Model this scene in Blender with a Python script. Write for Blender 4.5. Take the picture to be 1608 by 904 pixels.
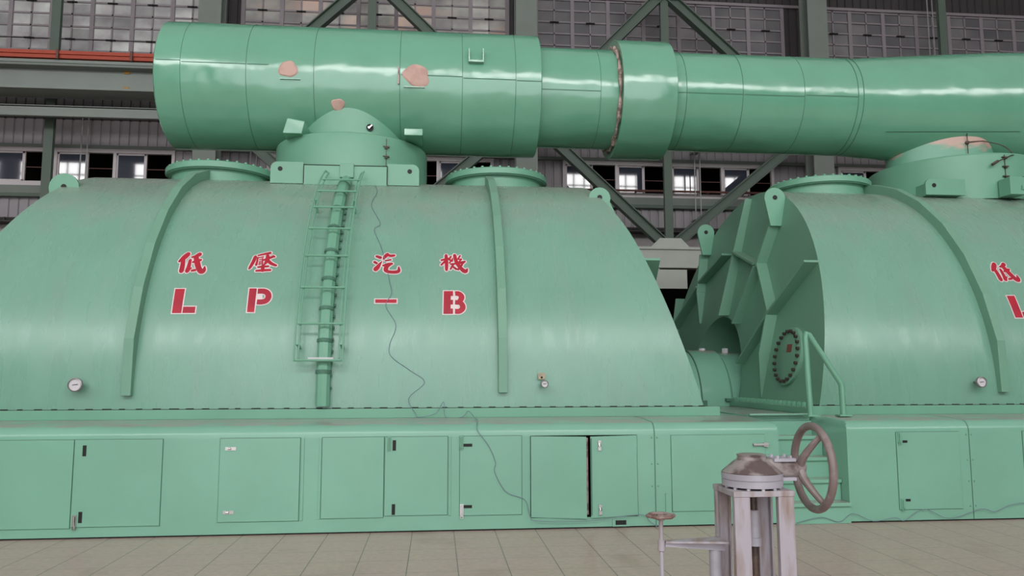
import bpy, bmesh, math, random
from mathutils import Vector, Matrix
R_ = math.radians
random.seed(7)
S = bpy.context.scene
for o in list(bpy.data.objects): bpy.data.objects.remove(o)
COL = S.collection

# ---------------------------------------------------------------- camera, light, exposure
cam_data = bpy.data.cameras.new('camera'); cam_data.sensor_width = 36.0
cam_data.lens = 1227.65 / 1608 * 36.0
cam_data.clip_end = 300
cam = bpy.data.objects.new('camera', cam_data); COL.objects.link(cam)
_r = Vector((0.99537, -0.09605, -0.0018)).normalized()
_f = Vector((0.09546, 0.98949, 0.10878)); _f = (_f - _r * _f.dot(_r)).normalized()
_u = _r.cross(_f)
m = Matrix((_r, _u, -_f)).transposed().to_4x4(); m.translation = (0, 0, 1.5243)
cam.matrix_world = m
S.camera = cam
S.view_settings.view_transform = 'Standard'; S.view_settings.look = 'None'
S.view_settings.gamma = 1.0; S.view_settings.use_curve_mapping = False
S.view_settings.exposure = 0.0

WORLD = 2.5
SKY_L = 0.3        # radiance of the roof skylights
WIN_L = 8.0        # radiance of the clerestory windows behind the viewer
w = bpy.data.worlds.new('world'); S.world = w; w.use_nodes = True
w.node_tree.nodes['Background'].inputs[0].default_value = (0.95, 0.97, 1.0, 1)
w.node_tree.nodes['Background'].inputs[1].default_value = WORLD

def area(name, loc, rot, sx, sy, L, col=(1, 1, 1)):
    d = bpy.data.lights.new(name, 'AREA'); d.shape = 'RECTANGLE'; d.size = sx; d.size_y = sy
    d.energy = L * math.pi * sx * sy; d.color = col
    o = bpy.data.objects.new(name, d); COL.objects.link(o); o.location = loc; o.rotation_euler = rot
    return o
for i in range(8):      # clerestory daylight, one lamp for each window bay of the wall behind the viewer
    area('clerestory_daylight', (-35.0 + i * 8.0, -11.95, 14.65), (R_(90), 0, 0), 6.6, 4.7, WIN_L, (1, 0.98, 0.97))
area('skylight_daylight', (-6.0, 4.0, 17.9), (0, 0, 0), 60, 26, SKY_L, (1, 0.98, 0.97))

# ---------------------------------------------------------------- materials
def nt(name):
    m = bpy.data.materials.new(name); m.use_nodes = True
    return m, m.node_tree.nodes, m.node_tree.links, m.node_tree.nodes['Principled BSDF']
def noise(N, L, scale, detail=3, coord='Object', sc=(1, 1, 1)):
    tc = N.new('ShaderNodeTexCoord'); mp = N.new('ShaderNodeMapping'); mp.inputs['Scale'].default_value = sc
    n = N.new('ShaderNodeTexNoise'); n.inputs['Scale'].default_value = scale; n.inputs['Detail'].default_value = detail
    L.new(tc.outputs[coord], mp.inputs[0]); L.new(mp.outputs[0], n.inputs['Vector'])
    return n.outputs['Fac']
def ramp(N, L, src, a, b, ca=(0, 0, 0, 1), cb=(1, 1, 1, 1)):
    r = N.new('ShaderNodeValToRGB'); r.color_ramp.elements[0].position = a; r.color_ramp.elements[1].position = b
    r.color_ramp.elements[0].color = ca; r.color_ramp.elements[1].color = cb
    L.new(src, r.inputs[0]); return r.outputs[0]
def mix(N, L, fac, a, b):
    x = N.new('ShaderNodeMix'); x.data_type = 'RGBA'
    for s, v in ((x.inputs[0], fac), (x.inputs[6], a), (x.inputs[7], b)):
        if hasattr(v, 'links') or hasattr(v, 'is_linked'): L.new(v, s)
        elif isinstance(v, (int, float)): s.default_value = v
        else: s.default_value = (*v, 1)
    return x.outputs[2]
def mul(N, L, a, b, op='MULTIPLY'):
    x = N.new('ShaderNodeMath'); x.operation = op
    for s, v in ((x.inputs[0], a), (x.inputs[1], b)):
        if isinstance(v, (int, float)): s.default_value = v
        else: L.new(v, s)
    return x.outputs[0]
DUST = (0.36, 0.31, 0.29)
def paint(name, col, rough=0.35, dust=0.0, streak=0.0, wave=0.0, blotch=0.12, dust_from=0.72, spec=0.5):
    m, N, L, B = nt(name)
    n1 = noise(N, L, 1.3, 4)
    c = mix(N, L, ramp(N, L, n1, 0.3, 0.7), [x * (1 - blotch) for x in col], [min(1, x * (1 + blotch)) for x in col])
    if streak:
        n2 = noise(N, L, 2.2, 5, sc=(2.2, 0.35, 0.35))
        f = mul(N, L, ramp(N, L, n2, 0.48, 0.75), streak)
        c = mix(N, L, f, c, [x * 0.55 + y * 0.45 for x, y in zip(DUST, col)])
    if dust:
        g = N.new('ShaderNodeNewGeometry'); sp = N.new('ShaderNodeSeparateXYZ'); L.new(g.outputs['Normal'], sp.inputs[0])
        n3 = noise(N, L, 3.0, 5)
        z = mul(N, L, sp.outputs['Z'], mul(N, L, mul(N, L, n3, -0.5, 'ADD'), 0.35), 'ADD')
        f = mul(N, L, ramp(N, L, z, dust_from, min(1.0, dust_from + 0.3)), dust)
        c = mix(N, L, f, c, DUST)
    L.new(c, B.inputs['Base Color'])
    B.inputs['Roughness'].default_value = rough
    if streak:
        rr = ramp(N, L, noise(N, L, 3.0, 5, sc=(2.6, 0.5, 0.5)), 0.35, 0.68, (rough * 0.9,) * 3 + (1,), (rough * 1.25,) * 3 + (1,)); L.new(rr, B.inputs['Roughness'])
    B.inputs['Specular IOR Level'].default_value = spec
    if wave:
        nb = noise(N, L, 1.1, 2, sc=(1.3, 1.4, 1.4)); bp = N.new('ShaderNodeBump')
        bp.inputs['Strength'].default_value = 1.0; bp.inputs['Distance'].default_value = wave
        L.new(nb, bp.inputs['Height']); L.new(bp.outputs[0], B.inputs['Normal'])
    return m
def plain(name, col, rough=0.5, metal=0.0, var=0.1, scale=6.0, emit=None, spec=0.5):
    m, N, L, B = nt(name)
    c = mix(N, L, noise(N, L, scale, 4), [x * (1 - var) for x in col], [min(1, x * (1 + var)) for x in col])
    L.new(c, B.inputs['Base Color']); B.inputs['Roughness'].default_value = rough; B.inputs['Metallic'].default_value = metal
    B.inputs['Specular IOR Level'].default_value = spec
    return m
def worn(name, col, col2, rough=0.5, scale=5.0, a=0.45, b=0.6, metal=0.0, sc=(1, 1, 1)):
    m, N, L, B = nt(name)
    c = mix(N, L, ramp(N, L, noise(N, L, scale, 6, sc=sc), a, b), col, col2)
    L.new(c, B.inputs['Base Color']); B.inputs['Roughness'].default_value = rough; B.inputs['Metallic'].default_value = metal
    bp = N.new('ShaderNodeBump'); bp.inputs['Strength'].default_value = 0.3; bp.inputs['Distance'].default_value = 0.004
    L.new(noise(N, L, scale * 4, 5), bp.inputs['Height']); L.new(bp.outputs[0], B.inputs['Normal'])
    return m

G_HOOD = paint('green_casing_paint', (0.188, 0.392, 0.290), 0.27, dust=0.5, streak=0.16, wave=0.006, blotch=0.05, dust_from=0.66, spec=0.65)
G_PIPE = paint('green_gloss_sheet_paint', (0.150, 0.400, 0.265), 0.17, dust=0.6, wave=0.035, blotch=0.05, dust_from=0.84, spec=1.0)
G_PLINTH = paint('green_plinth_paint', (0.212, 0.455, 0.332), 0.22, dust=0.85, blotch=0.06, dust_from=0.93)
G_PART = paint('green_fitting_paint', (0.175, 0.410, 0.280), 0.38, dust=0.35, blotch=0.06, dust_from=0.9)
G_RIB = paint('green_rib_paint', (0.18, 0.37, 0.26), 0.45, dust=0.25, blotch=0.05, dust_from=0.8)
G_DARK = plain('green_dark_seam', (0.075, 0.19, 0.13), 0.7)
G_STEEL = plain('grey_green_structural_paint', (0.10, 0.14, 0.11), 0.6, var=0.12, scale=1.5)
G_STEEL_LT = plain('pale_grey_structural_paint', (0.19, 0.22, 0.195), 0.6, var=0.12, scale=1.5)
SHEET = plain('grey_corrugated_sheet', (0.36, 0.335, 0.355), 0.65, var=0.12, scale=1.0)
SHEET_SHADE = plain('shade_darkened_sheet', (0.05, 0.044, 0.046), 0.7, var=0.2, scale=1.0)  # darker copy of the wall sheet, with deep shade put into its colour
BEAM_MID = plain('mid_beam_paint', (0.25, 0.285, 0.26), 0.6, var=0.12, scale=1.5)
BEAM_LT = plain('pale_beam_paint', (0.52, 0.56, 0.50), 0.6, var=0.12, scale=1.5)
WALLP = plain('pale_wall_paint', (0.48, 0.45, 0.44), 0.7)
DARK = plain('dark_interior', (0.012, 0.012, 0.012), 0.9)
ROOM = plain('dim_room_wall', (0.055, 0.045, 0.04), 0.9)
ROOF = plain('roof_sheet', (0.22, 0.22, 0.22), 0.8)
BLACK = plain('black_rubber', (0.006, 0.006, 0.006), 0.6)
WHITE_FR = plain('white_window_frame', (0.62, 0.57, 0.58), 0.5, var=0.06)
LILAC = plain('lilac_grey_mullion', (0.27, 0.24, 0.26), 0.6)
RED = worn('red_letter_paint', (0.47, 0.008, 0.030), (0.38, 0.008, 0.030), 0.5, 6)
OUTL = plain('pale_letter_outline', (0.78, 0.68, 0.67), 0.5)
ORANGE = plain('orange_red_rail', (0.42, 0.055, 0.02), 0.45)
YELLOW = plain('yellow_mark_paint', (0.45, 0.22, 0.03), 0.6)
SALMON = worn('bare_salmon_insulation', (0.62, 0.41, 0.35), (0.52, 0.33, 0.28), 0.8, 5)
SALMON2 = worn('torn_silver_pink_lagging', (0.55, 0.40, 0.36), (0.22, 0.16, 0.14), 0.6, 14)
CHROME = plain('bright_fitting_metal', (0.55, 0.54, 0.53), 0.25, metal=1.0)
DIAL = plain('white_gauge_face', (0.66, 0.64, 0.66), 0.4, var=0.04)
CASEM = plain('grey_gauge_case', (0.30, 0.27, 0.27), 0.35, metal=0.6)
VALVE = worn('lilac_silver_paint_worn', (0.43, 0.40, 0.44), (0.30, 0.22, 0.19), 0.5, 5.0, 0.44, 0.68, sc=(3.5, 3.5, 0.6))
VALVE2 = worn('silver_paint_clean', (0.45, 0.43, 0.49), (0.38, 0.36, 0.40), 0.42, 5)
GEARM = worn('silver_gearbox_brown_stained', (0.33, 0.285, 0.275), (0.12, 0.085, 0.08), 0.36, 5.0, 0.52, 0.60)
WHEELM = worn('brown_worn_cast_iron', (0.22, 0.17, 0.16), (0.33, 0.28, 0.27), 0.42, 9, 0.5, 0.66)
RUSTW = worn('rusty_cast_iron', (0.21, 0.12, 0.10), (0.33, 0.26, 0.24), 0.6, 12)
STEMM = worn('dark_greased_steel', (0.05, 0.035, 0.03), (0.12, 0.08, 0.06), 0.4, 12)
WIREM = plain('dull_blue_grey_wire', (0.17, 0.23, 0.28), 0.6)
RAILM = plain('rusty_red_pipe', (0.14, 0.06, 0.05), 0.6)
GREYM = plain('galvanised_conduit', (0.42, 0.42, 0.42), 0.5)

def glass_dark():
    m, N, L, B = nt('dark_reflecting_glass')
    B.inputs['Base Color'].default_value = (0.055, 0.062, 0.085, 1); B.inputs['Roughness'].default_value = 0.03
    B.inputs['IOR'].default_value = 1.9
    return m
GLASS = glass_dark()
def pane_mat(name, ca, cb, strength, cc=None):
    m, N, L, B = nt(name)
    f = ramp(N, L, noise(N, L, 0.8, 4, sc=(1.2, 1, 1.8)), 0.35, 0.68)
    c = mix(N, L, f, ca, cb)
    if cc:
        c = mix(N, L, ramp(N, L, noise(N, L, 0.45, 2, sc=(1, 1, 1.6)), 0.5, 0.62), c, cc)
    tc = N.new('ShaderNodeTexCoord'); sn = N.new('ShaderNodeVectorMath'); sn.operation = 'SNAP'
    sn.inputs[1].default_value = (0.5775, 10.0, 0.383); ad = N.new('ShaderNodeVectorMath'); ad.inputs[1].default_value = (115.5, 100.0, 38.3)
    L.new(tc.outputs['Object'], ad.inputs[0]); L.new(ad.outputs[0], sn.inputs[0])
    wn_ = N.new('ShaderNodeTexWhiteNoise'); L.new(sn.outputs[0], wn_.inputs['Vector'])
    vv = mul(N, L, mul(N, L, wn_.outputs['Value'], 0.75), 0.55, 'ADD')
    L.new(c, B.inputs['Emission Color']); L.new(mul(N, L, vv, strength), B.inputs['Emission Strength'])
    B.inputs['Base Color'].default_value = (0.08, 0.08, 0.085, 1); B.inputs['Roughness'].default_value = 0.35
    return m
PANE_A = pane_mat('wired_glass_daylit', (0.16, 0.15, 0.155), (0.42, 0.42, 0.40), 0.75)
PANE_B = pane_mat('wired_glass_warm', (0.13, 0.115, 0.11), (0.36, 0.36, 0.32), 0.75, (0.42, 0.27, 0.21))
PANE_C = pane_mat('wired_glass_dim', (0.028, 0.026, 0.028), (0.075, 0.07, 0.07), 0.8)

def floor_mat():
    m, N, L, B = nt('terrazzo_tiles')
    base = mix(N, L, ramp(N, L, noise(N, L, 0.9, 5), 0.35, 0.65), (0.54, 0.41, 0.335), (0.54, 0.385, 0.36))
    base = mix(N, L, mul(N, L, ramp(N, L, noise(N, L, 22, 6), 0.35, 0.7), 0.45), base, (0.33, 0.28, 0.235))
    base = mix(N, L, mul(N, L, ramp(N, L, noise(N, L, 1.5, 3, sc=(1.0, 0.7, 1)), 0.60, 0.72), 0.45), base, (0.30, 0.19, 0.13))
    tc = N.new('ShaderNodeTexCoord'); sp = N.new('ShaderNodeSeparateXYZ'); L.new(tc.outputs['Object'], sp.inputs[0])
    def grid(out, off, per, wd):
        a = mul(N, L, mul(N, L, out, off, 'ADD'), 1.0 / per)
        fr = N.new('ShaderNodeMath'); fr.operation = 'FRACT'; L.new(a, fr.inputs[0])
        lt = N.new('ShaderNodeMath'); lt.operation = 'LESS_THAN'; L.new(fr.outputs[0], lt.inputs[0]); lt.inputs[1].default_value = wd / per
        return lt.outputs[0]
    gx = grid(sp.outputs['X'], 100.32, 0.4, 0.008); gy = mul(N, L, grid(sp.outputs['Y'], 100.22, 0.4, 0.007), 0.6)
    j = mul(N, L, gx, gy, 'MAXIMUM')
    c = mix(N, L, mul(N, L, j, 0.85), base, (0.11, 0.09, 0.075))
    L.new(c, B.inputs['Base Color']); B.inputs['Roughness'].default_value = 0.32; B.inputs['Specular IOR Level'].default_value = 0.35
    return m
FLOOR = floor_mat()

# ---------------------------------------------------------------- mesh builder
ORG = {}
class MB:
    def __init__(s): s.v = []; s.f = []
    def add(s, vs, fs):
        b = len(s.v); s.v += [tuple(p) for p in vs]; s.f += [tuple(i + b for i in f) for f in fs]; return s
    def box(s, x0, x1, y0, y1, z0, z1):
        vs = [(x, y, z) for z in (z0, z1) for y in (y0, y1) for x in (x0, x1)]
        return s.add(vs, [(0, 1, 3, 2), (4, 6, 7, 5), (0, 4, 5, 1), (2, 3, 7, 6), (0, 2, 6, 4), (1, 5, 7, 3)])
    def hexa(s, p):    # 8 points: bottom ring 0-3, top ring 4-7
        return s.add(p, [(3, 2, 1, 0), (4, 5, 6, 7), (0, 1, 5, 4), (1, 2, 6, 5), (2, 3, 7, 6), (3, 0, 4, 7)])
    def prism(s, poly, off):
        n = len(poly); off = Vector(off); a = [Vector(p) for p in poly]; b = [p + off for p in a]
        fs = [tuple(range(n))[::-1], tuple(range(n, 2 * n))] + [(i, (i + 1) % n, (i + 1) % n + n, i + n) for i in range(n)]
        return s.add(a + b, fs)
    def grid(s, rows, cu=False, cv=False):
        nu = len(rows); nv = len(rows[0]); vs = [p for r in rows for p in r]; fs = []
        for i in range(nu if cu else nu - 1):
            for j in range(nv if cv else nv - 1):
                i2 = (i + 1) % nu; j2 = (j + 1) % nv
                fs.append((i * nv + j, i2 * nv + j, i2 * nv + j2, i * nv + j2))
        return s.add(vs, fs)
    def lathe(s, prof, c, axis='z', n=48, caps=True, a0=0.0, a1=2 * math.pi):
        full = abs(a1 - a0 - 2 * math.pi) < 1e-6; rows = []
        k = n if full else n + 1
        for r, h in prof:
            row = []
            for i in range(k):
                a = a0 + (a1 - a0) * i / n; u, v = r * math.cos(a), r * math.sin(a)
                if axis == 'z': row.append((c[0] + u, c[1] + v, c[2] + h))
                elif axis == 'x': row.append((c[0] + h, c[1] + u, c[2] + v))
                else: row.append((c[0] + u, c[1] + h, c[2] + v))
            rows.append(row)
        b = len(s.v); s.grid(rows, cv=full)
        if caps and full:
            if prof[0][0] > 1e-6: s.f.append(tuple(b + i for i in range(k))[::-1])
            if prof[-1][0] > 1e-6: s.f.append(tuple(b + (len(prof) - 1) * k + i for i in range(k)))
        return s
    def tube(s, pts, r, n=10, closed=False, caps=True):
        pts = [Vector(p) for p in pts]; rows = []; N = len(pts)
        up = None
        for i, p in enumerate(pts):
            if closed: t = pts[(i + 1) % N] - pts[i - 1]
            else: t = pts[min(i + 1, N - 1)] - pts[max(i - 1, 0)]
            t.normalize()
            if up is None: up = Vector((0, 0, 1)) if abs(t.z) < 0.9 else Vector((0, 1, 0))
            a = t.cross(up)
            if a.length < 1e-4: a = t.cross(Vector((1, 0, 0)))
            a.normalize(); b = a.cross(t).normalized(); up = b
            rr = r[i] if isinstance(r, (list, tuple)) else r
            rows.append([p + a * rr * math.cos(2 * math.pi * k / n) + b * rr * math.sin(2 * math.pi * k / n) for k in range(n)])
        bse = len(s.v); s.grid(rows, cu=closed, cv=True)
        if caps and not closed:
            s.f.append(tuple(bse + i for i in range(n))); s.f.append(tuple(bse + (N - 1) * n + i for i in range(n))[::-1])
        return s
    def bar(s, p0, p1, w, d, up=(0, 1, 0)):   # rectangular bar, w across, d along up
        p0 = Vector(p0); p1 = Vector(p1); t = (p1 - p0).normalized(); up = Vector(up); a = t.cross(up).normalized(); b = a.cross(t).normalized()
        q = [-a * w / 2 - b * d / 2, a * w / 2 - b * d / 2, a * w / 2 + b * d / 2, -a * w / 2 + b * d / 2]
        return s.hexa([p0 + x for x in q] + [p1 + x for x in q])
    def ibeam(s, p0, p1, w, d, up=(0, 1, 0), t=0.03):
        p0 = Vector(p0); p1 = Vector(p1); u = Vector(up); tt = (p1 - p0).normalized(); a = tt.cross(u).normalized(); b = a.cross(tt).normalized()
        for q in (-1, 1): s.bar(p0 + a * q * (w / 2 - t / 2), p1 + a * q * (w / 2 - t / 2), t, d, up)
        return s.bar(p0, p1, w - 2 * t, t, up)
    def build(s, name, mat, parent=None, smooth=30, bevel=0.0):
        if parent is not None: org = ORG[parent.name]
        else:
            xs = [p[0] for p in s.v]; ys = [p[1] for p in s.v]; zs = [p[2] for p in s.v]
            org = Vector(((min(xs) + max(xs)) / 2, (min(ys) + max(ys)) / 2, min(zs)))
        me = bpy.data.meshes.new(name); me.from_pydata([tuple(Vector(p) - org) for p in s.v], [], s.f)
        bm = bmesh.new(); bm.from_mesh(me)
        bmesh.ops.recalc_face_normals(bm, faces=bm.faces)
        if bevel:
            es = [e for e in bm.edges if len(e.link_faces) == 2 and e.calc_face_angle(0) > R_(40)]
            bmesh.ops.bevel(bm, geom=es, offset=bevel, segments=2, affect='EDGES', profile=0.6, clamp_overlap=True)
        bm.to_mesh(me); bm.free()
        if smooth:
            me.polygons.foreach_set('use_smooth', [True] * len(me.polygons)); me.set_sharp_from_angle(angle=R_(smooth))
        me.materials.append(mat); me.update()
        o = bpy.data.objects.new(name, me); COL.objects.link(o)
        if parent is None: o.location = org
        else: o.parent = parent
        ORG[o.name] = org
        return o
def thing(name, label, cat, loc, group=None):
    o = bpy.data.objects.new(name, None); COL.objects.link(o); o.location = loc; o.empty_display_size = 0.2
    ORG[o.name] = Vector(loc); return tag(o, label, cat, group)
def tag(o, label, cat, group=None, kind=None):
    o['label'] = label; o['category'] = cat
    if group: o['group'] = group
    if kind: o['kind'] = kind
    return o
def struct(o): o['kind'] = 'structure'; return o
def spline(pts, k=6):
    pts = [Vector(p) for p in pts]; out = []
    for i in range(len(pts) - 1):
        p0 = pts[max(i - 1, 0)]; p1 = pts[i]; p2 = pts[i + 1]; p3 = pts[min(i + 2, len(pts) - 1)]
        for j in range(k):
            t = j / k
            out.append(0.5 * ((2 * p1) + (p2 - p0) * t + (2 * p0 - 5 * p1 + 4 * p2 - p3) * t * t + (3 * p1 - p0 - 3 * p2 + p3) * t ** 3))
    out.append(pts[-1]); return out

def repeat(name, mat, parent, pts, make):
    o = make(MB(), Vector(pts[0])).build(name, mat, parent, smooth=0)
    for p in pts[1:]:
        c = o.copy(); c.location = o.location + Vector(p) - Vector(pts[0]); COL.objects.link(c); c.parent = parent
        ORG[c.name] = ORG[o.name]
# ---------------------------------------------------------------- main dimensions (metres; x along the shaft, y away from the viewer)
D = 7.84           # front face of the machine plinth
HD = 1.05          # deck level
YC = 11.90         # shaft line
ZC = 1.146
RH = 3.19          # casing radius
ZP = 5.86          # crossover pipe axis
YW = 23.5          # back wall
YT = 22.0          # column and brace line

# ---------------------------------------------------------------- hall shell
struct(MB().box(-40, 28.2, -12.2, 30, -0.1, 0.0).build('floor', FLOOR, smooth=0))
cb = MB().box(-40, 28.2, -12.2, 30, 18.0, 18.15); struct(cb.build('ceiling', ROOF, smooth=0))
def corr(mb, x0, x1, z0, z1, y, per=0.27, dp=0.045):
    pts = []; x = x0
    while x < x1 - 1e-6:
        for dx, dy in ((0, 0), (per * 0.70, 0), (per * 0.78, dp), (per * 0.92, dp)):
            if x + dx <= x1: pts.append((x + dx, y + dy))
        x += per
    pts.append((x1, y))
    mb.grid([[(px, py, z) for px, py in pts] for z in (z0, z1)])
wb_ = MB()
U0 = [-23.5, -14.55, -5.10, 3.85, 12.8, 21.2]      # window unit starts
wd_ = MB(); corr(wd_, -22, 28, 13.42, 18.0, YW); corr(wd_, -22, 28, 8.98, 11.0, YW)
corr(wb_, -22, 28, 8.20, 8.98, YW)
corr(wb_, -22, 28, 5.95, 6.72, YW)
edges = []
for u in U0: edges.append((u, u + 6.8))
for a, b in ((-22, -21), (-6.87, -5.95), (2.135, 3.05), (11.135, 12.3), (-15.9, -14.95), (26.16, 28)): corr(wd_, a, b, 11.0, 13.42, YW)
struct(wd_.build('wall_back', SHEET_SHADE, smooth=0))
px = -22.0
for a, b in edges:
    if a > px: corr(wb_, px, min(a, 28), 6.72, 8.2, YW)
    px = max(px, b)
if px < 28: corr(wb_, px, 28, 6.72, 8.2, YW)
struct(wb_.build('wall_back', SHEET, smooth=0))
struct(MB().box(-22, 28, YW + 0.02, YW + 0.2, 5.1, 5.93).build('wall_back', WALLP, smooth=0))
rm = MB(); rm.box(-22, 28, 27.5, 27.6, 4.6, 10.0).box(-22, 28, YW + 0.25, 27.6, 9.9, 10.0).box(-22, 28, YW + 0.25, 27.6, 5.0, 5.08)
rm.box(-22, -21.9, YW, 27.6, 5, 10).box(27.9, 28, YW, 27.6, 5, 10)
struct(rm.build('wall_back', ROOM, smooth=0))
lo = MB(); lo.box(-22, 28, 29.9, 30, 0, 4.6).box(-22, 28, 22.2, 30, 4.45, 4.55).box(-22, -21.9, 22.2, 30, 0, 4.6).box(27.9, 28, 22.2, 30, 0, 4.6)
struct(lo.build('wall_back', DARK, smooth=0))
# wall behind the viewer carries the clerestory windows that light the hall and mirror in the paint
fw_ = MB(); fw_.box(-40, 28, -12.2, -12.0, 17.0, 18).box(-40, 28, -12.2, -12.0, 11.6, 12.3).box(-40, -10, -12.2, -12.0, 0, 11.6).box(9, 28, -12.2, -12.0, 0, 11.6).box(24.3, 28, -12.2, -12.0, 12.3, 17)  # unseen solid lower panels added to narrow the light reaching the casings
for i in range(9): fw_.box(-39.7 + i * 8.0, -38.3 + i * 8.0, -12.2, -12.0, 12.3, 17.0)
struct(fw_.build('wall_front', ROOF, smooth=0))
for i in range(8):
    mb = MB(); x0 = -38.3 + i * 8.0
    for k in range(9): mb.box(x0 + k * 0.825 - 0.05, x0 + k * 0.825 + 0.05, -11.9, -11.85, 12.3, 17.0)
    for k in range(6): mb.box(x0, x0 + 6.6, -11.9, -11.85, 12.3 + k * 0.94 - 0.05, 12.3 + k * 0.94 + 0.05)
    struct(mb.build('window_%d' % (20 + i), LILAC, smooth=0))
struct(MB().box(-40.2, -40, -12.2, 30, 0, 18).build('wall_left', ROOM, smooth=0))
struct(MB().box(28, 28.2, -12.2, 30, 0, 18).build('wall_right', ROOM, smooth=0))

struct(MB().box(-40, -22, YW, YW + 0.2, 0, 18).build('wall_back', SHEET, smooth=0))
# trims on the back wall
def trim(n, mb, mat): return struct(mb.build('trim_%d' % n, mat, smooth=0))
trim(1, MB().box(-22, 28, YW - 0.12, YW, 8.10, 8.20), G_STEEL_LT)
trim(2, MB().box(-22, 28, YW - 0.14, YW, 6.72, 6.96), G_STEEL_LT)
trim(3, MB().box(-22, 28, YW - 0.2, YW + 0.02, 6.62, 6.72), G_STEEL)
trim(4, MB().box(-22, 28, YW - 0.1, YW, 10.94, 11.05), G_STEEL_LT)
trim(5, MB().box(-22, 28, YW - 0.1, YW, 13.37, 13.46), LILAC)

# lower sliding windows
wn = 1
for u in U0:
    for half in range(2):
        x0 = u + 3.4 * half
        fr = MB(); fr.box(x0, x0 + 3.4, YW - 0.09, YW + 0.03, 7.98, 8.10).box(x0, x0 + 3.4, YW - 0.1, YW + 0.05, 6.96, 7.10)
        fr.box(x0, x0 + 0.09, YW - 0.08, YW + 0.03, 7.1, 7.98).box(x0 + 3.31, x0 + 3.4, YW - 0.08, YW + 0.03, 7.1, 7.98)
        fr.box(x0 + 1.66, x0 + 1.75, YW - 0.08, YW + 0.03, 7.1, 7.98)
        for k in (0, 2):
            a = x0 + 0.09 + k * 0.825
            fr.box(a + 0.78, a + 0.86, YW - 0.04, YW + 0.02, 7.1, 7.98).box(a, a + 0.05, YW - 0.04, YW + 0.02, 7.1, 7.98)
            fr.box(a, a + 0.84, YW - 0.04, YW + 0.02, 7.93, 7.98).box(a, a + 0.84, YW - 0.04, YW + 0.02, 7.1, 7.15)
        fo = struct(fr.build('window_%d' % wn, WHITE_FR, smooth=0)); wn += 1
        for k in (0, 2):
            a = x0 + 0.09 + k * 0.825
            MB().box(a + 0.05, a + 0.78, YW - 0.02, YW - 0.01, 7.15, 7.93).build('pane', GLASS, fo, smooth=0)
        MB().box(x0 + 0.95, x0 + 1.66, YW + 0.0, YW + 0.02, 7.52, 7.54).box(x0 + 2.6, x0 + 3.31, YW + 0.0, YW + 0.02, 7.52, 7.54).build('bar', RAILM, fo, smooth=0)
# upper steel sash windows, one grid for each bay
pane_m = [PANE_A, PANE_A, PANE_B, PANE_C, PANE_C]
for bi, (x0, ns) in enumerate(((-23.9, 7), (-14.95, 7), (-5.95, 7), (3.05, 7), (12.3, 12))):
    fr = MB(); x1 = x0 + ns * 1.155
    for k in range(ns + 1): fr.box(x0 + k * 1.155 - 0.06, x0 + k * 1.155 + 0.06, YW - 0.05, YW + 0.02, 11.04, 13.37)
    for k in range(ns): fr.box(x0 + (k + 0.5) * 1.155 - 0.022, x0 + (k + 0.5) * 1.155 + 0.022, YW - 0.03, YW + 0.01, 11.04, 13.37)
    for k in range(7):
        z = 11.07 + k * 0.383; t = 0.025 if k not in (0, 6) else 0.05
        fr.box(x0, x1, YW - 0.03, YW + 0.01, z - t, z + t)
    fo = struct(fr.build('window_%d' % wn, LILAC, smooth=0)); wn += 1
    MB().box(x0, x1, YW + 0.02, YW + 0.03, 11.04, 13.37).build('pane', pane_m[bi], fo, smooth=0)
    br = MB()
    for k in range(ns):
        xm = x0 + (k + 0.5) * 1.155
        for zz in (11.42, 12.57): br.box(xm - 0.14, xm + 0.14, YW - 0.09, YW - 0.04, zz - 0.02, zz + 0.02)
    br.box(x0, x1, YW - 0.075, YW - 0.055, 11.415, 11.43)
    br.build('opening_gear', DARK, fo, smooth=0)

# ---------------------------------------------------------------- steel frame of the hall
def hcol(x, wdt, z1, label, cat='column', group=None, mat=G_STEEL_LT, z0=0.0):
    mb = MB(); dp = wdt * (0.9 if wdt > 0.4 else 0.55)
    mb.box(x - wdt / 2, x + wdt / 2, YT - dp / 2, YT - dp / 2 + 0.05, z0, z1).box(x - wdt / 2, x + wdt / 2, YT + dp / 2 - 0.05, YT + dp / 2, z0, z1)
    mb.box(x - 0.03, x + 0.03, YT - dp / 2 + 0.05, YT + dp / 2 - 0.05, z0, z1)
    return tag(mb.build('steel_column', mat, smooth=0), label, cat, group)
cols = [(-6.42, 'wide grey-green main column behind the left end of the big crossover pipe'), (2.54, 'wide grey-green main column just right of the thick pipe section end, in the middle'),
        (11.44, 'wide grey-green main column at right, crossing the upper windows')]
for x, l in cols: hcol(x, 0.62, 18.0, l)
mids = [(-10.62, 'thin green post at far left, between two window groups'), (-1.94, 'thin post seen in the gap above the thick pipe, between sloping braces'),
        (6.74, 'thin green post rising from the meeting point of two braces in the gap between the casings'), (15.64, 'thin green post at far right crossing the upper windows')]
for x, l in mids: hcol(x, 0.24, 18.0, l, 'post', None, G_STEEL, 5.16)
def brace(p0, p1, label, mat=None):
    mb = MB(); mb.ibeam((p0[0], YT - 0.02, p0[1]), (p1[0], YT - 0.02, p1[1]), 0.30, 0.26)
    return tag(mb.build('diagonal_brace', mat or G_STEEL, smooth=0), label, 'brace')
brace((-6.42 + 0.3, 8.95), (-2.05, 12.9), 'sloping steel brace rising right above the thick pipe, left of the thin post')
brace((2.54 - 0.3, 8.95), (-1.83, 12.9), 'sloping steel brace falling right above the thick pipe towards the middle column')
brace((2.54 + 0.3, 8.95), (6.62, 12.85), 'sloping steel brace rising right above the expansion collar to the brace peak')
brace((11.44 - 0.3, 8.95), (6.86, 12.85), 'sloping steel brace falling right from the brace peak above the thin pipe')
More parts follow.
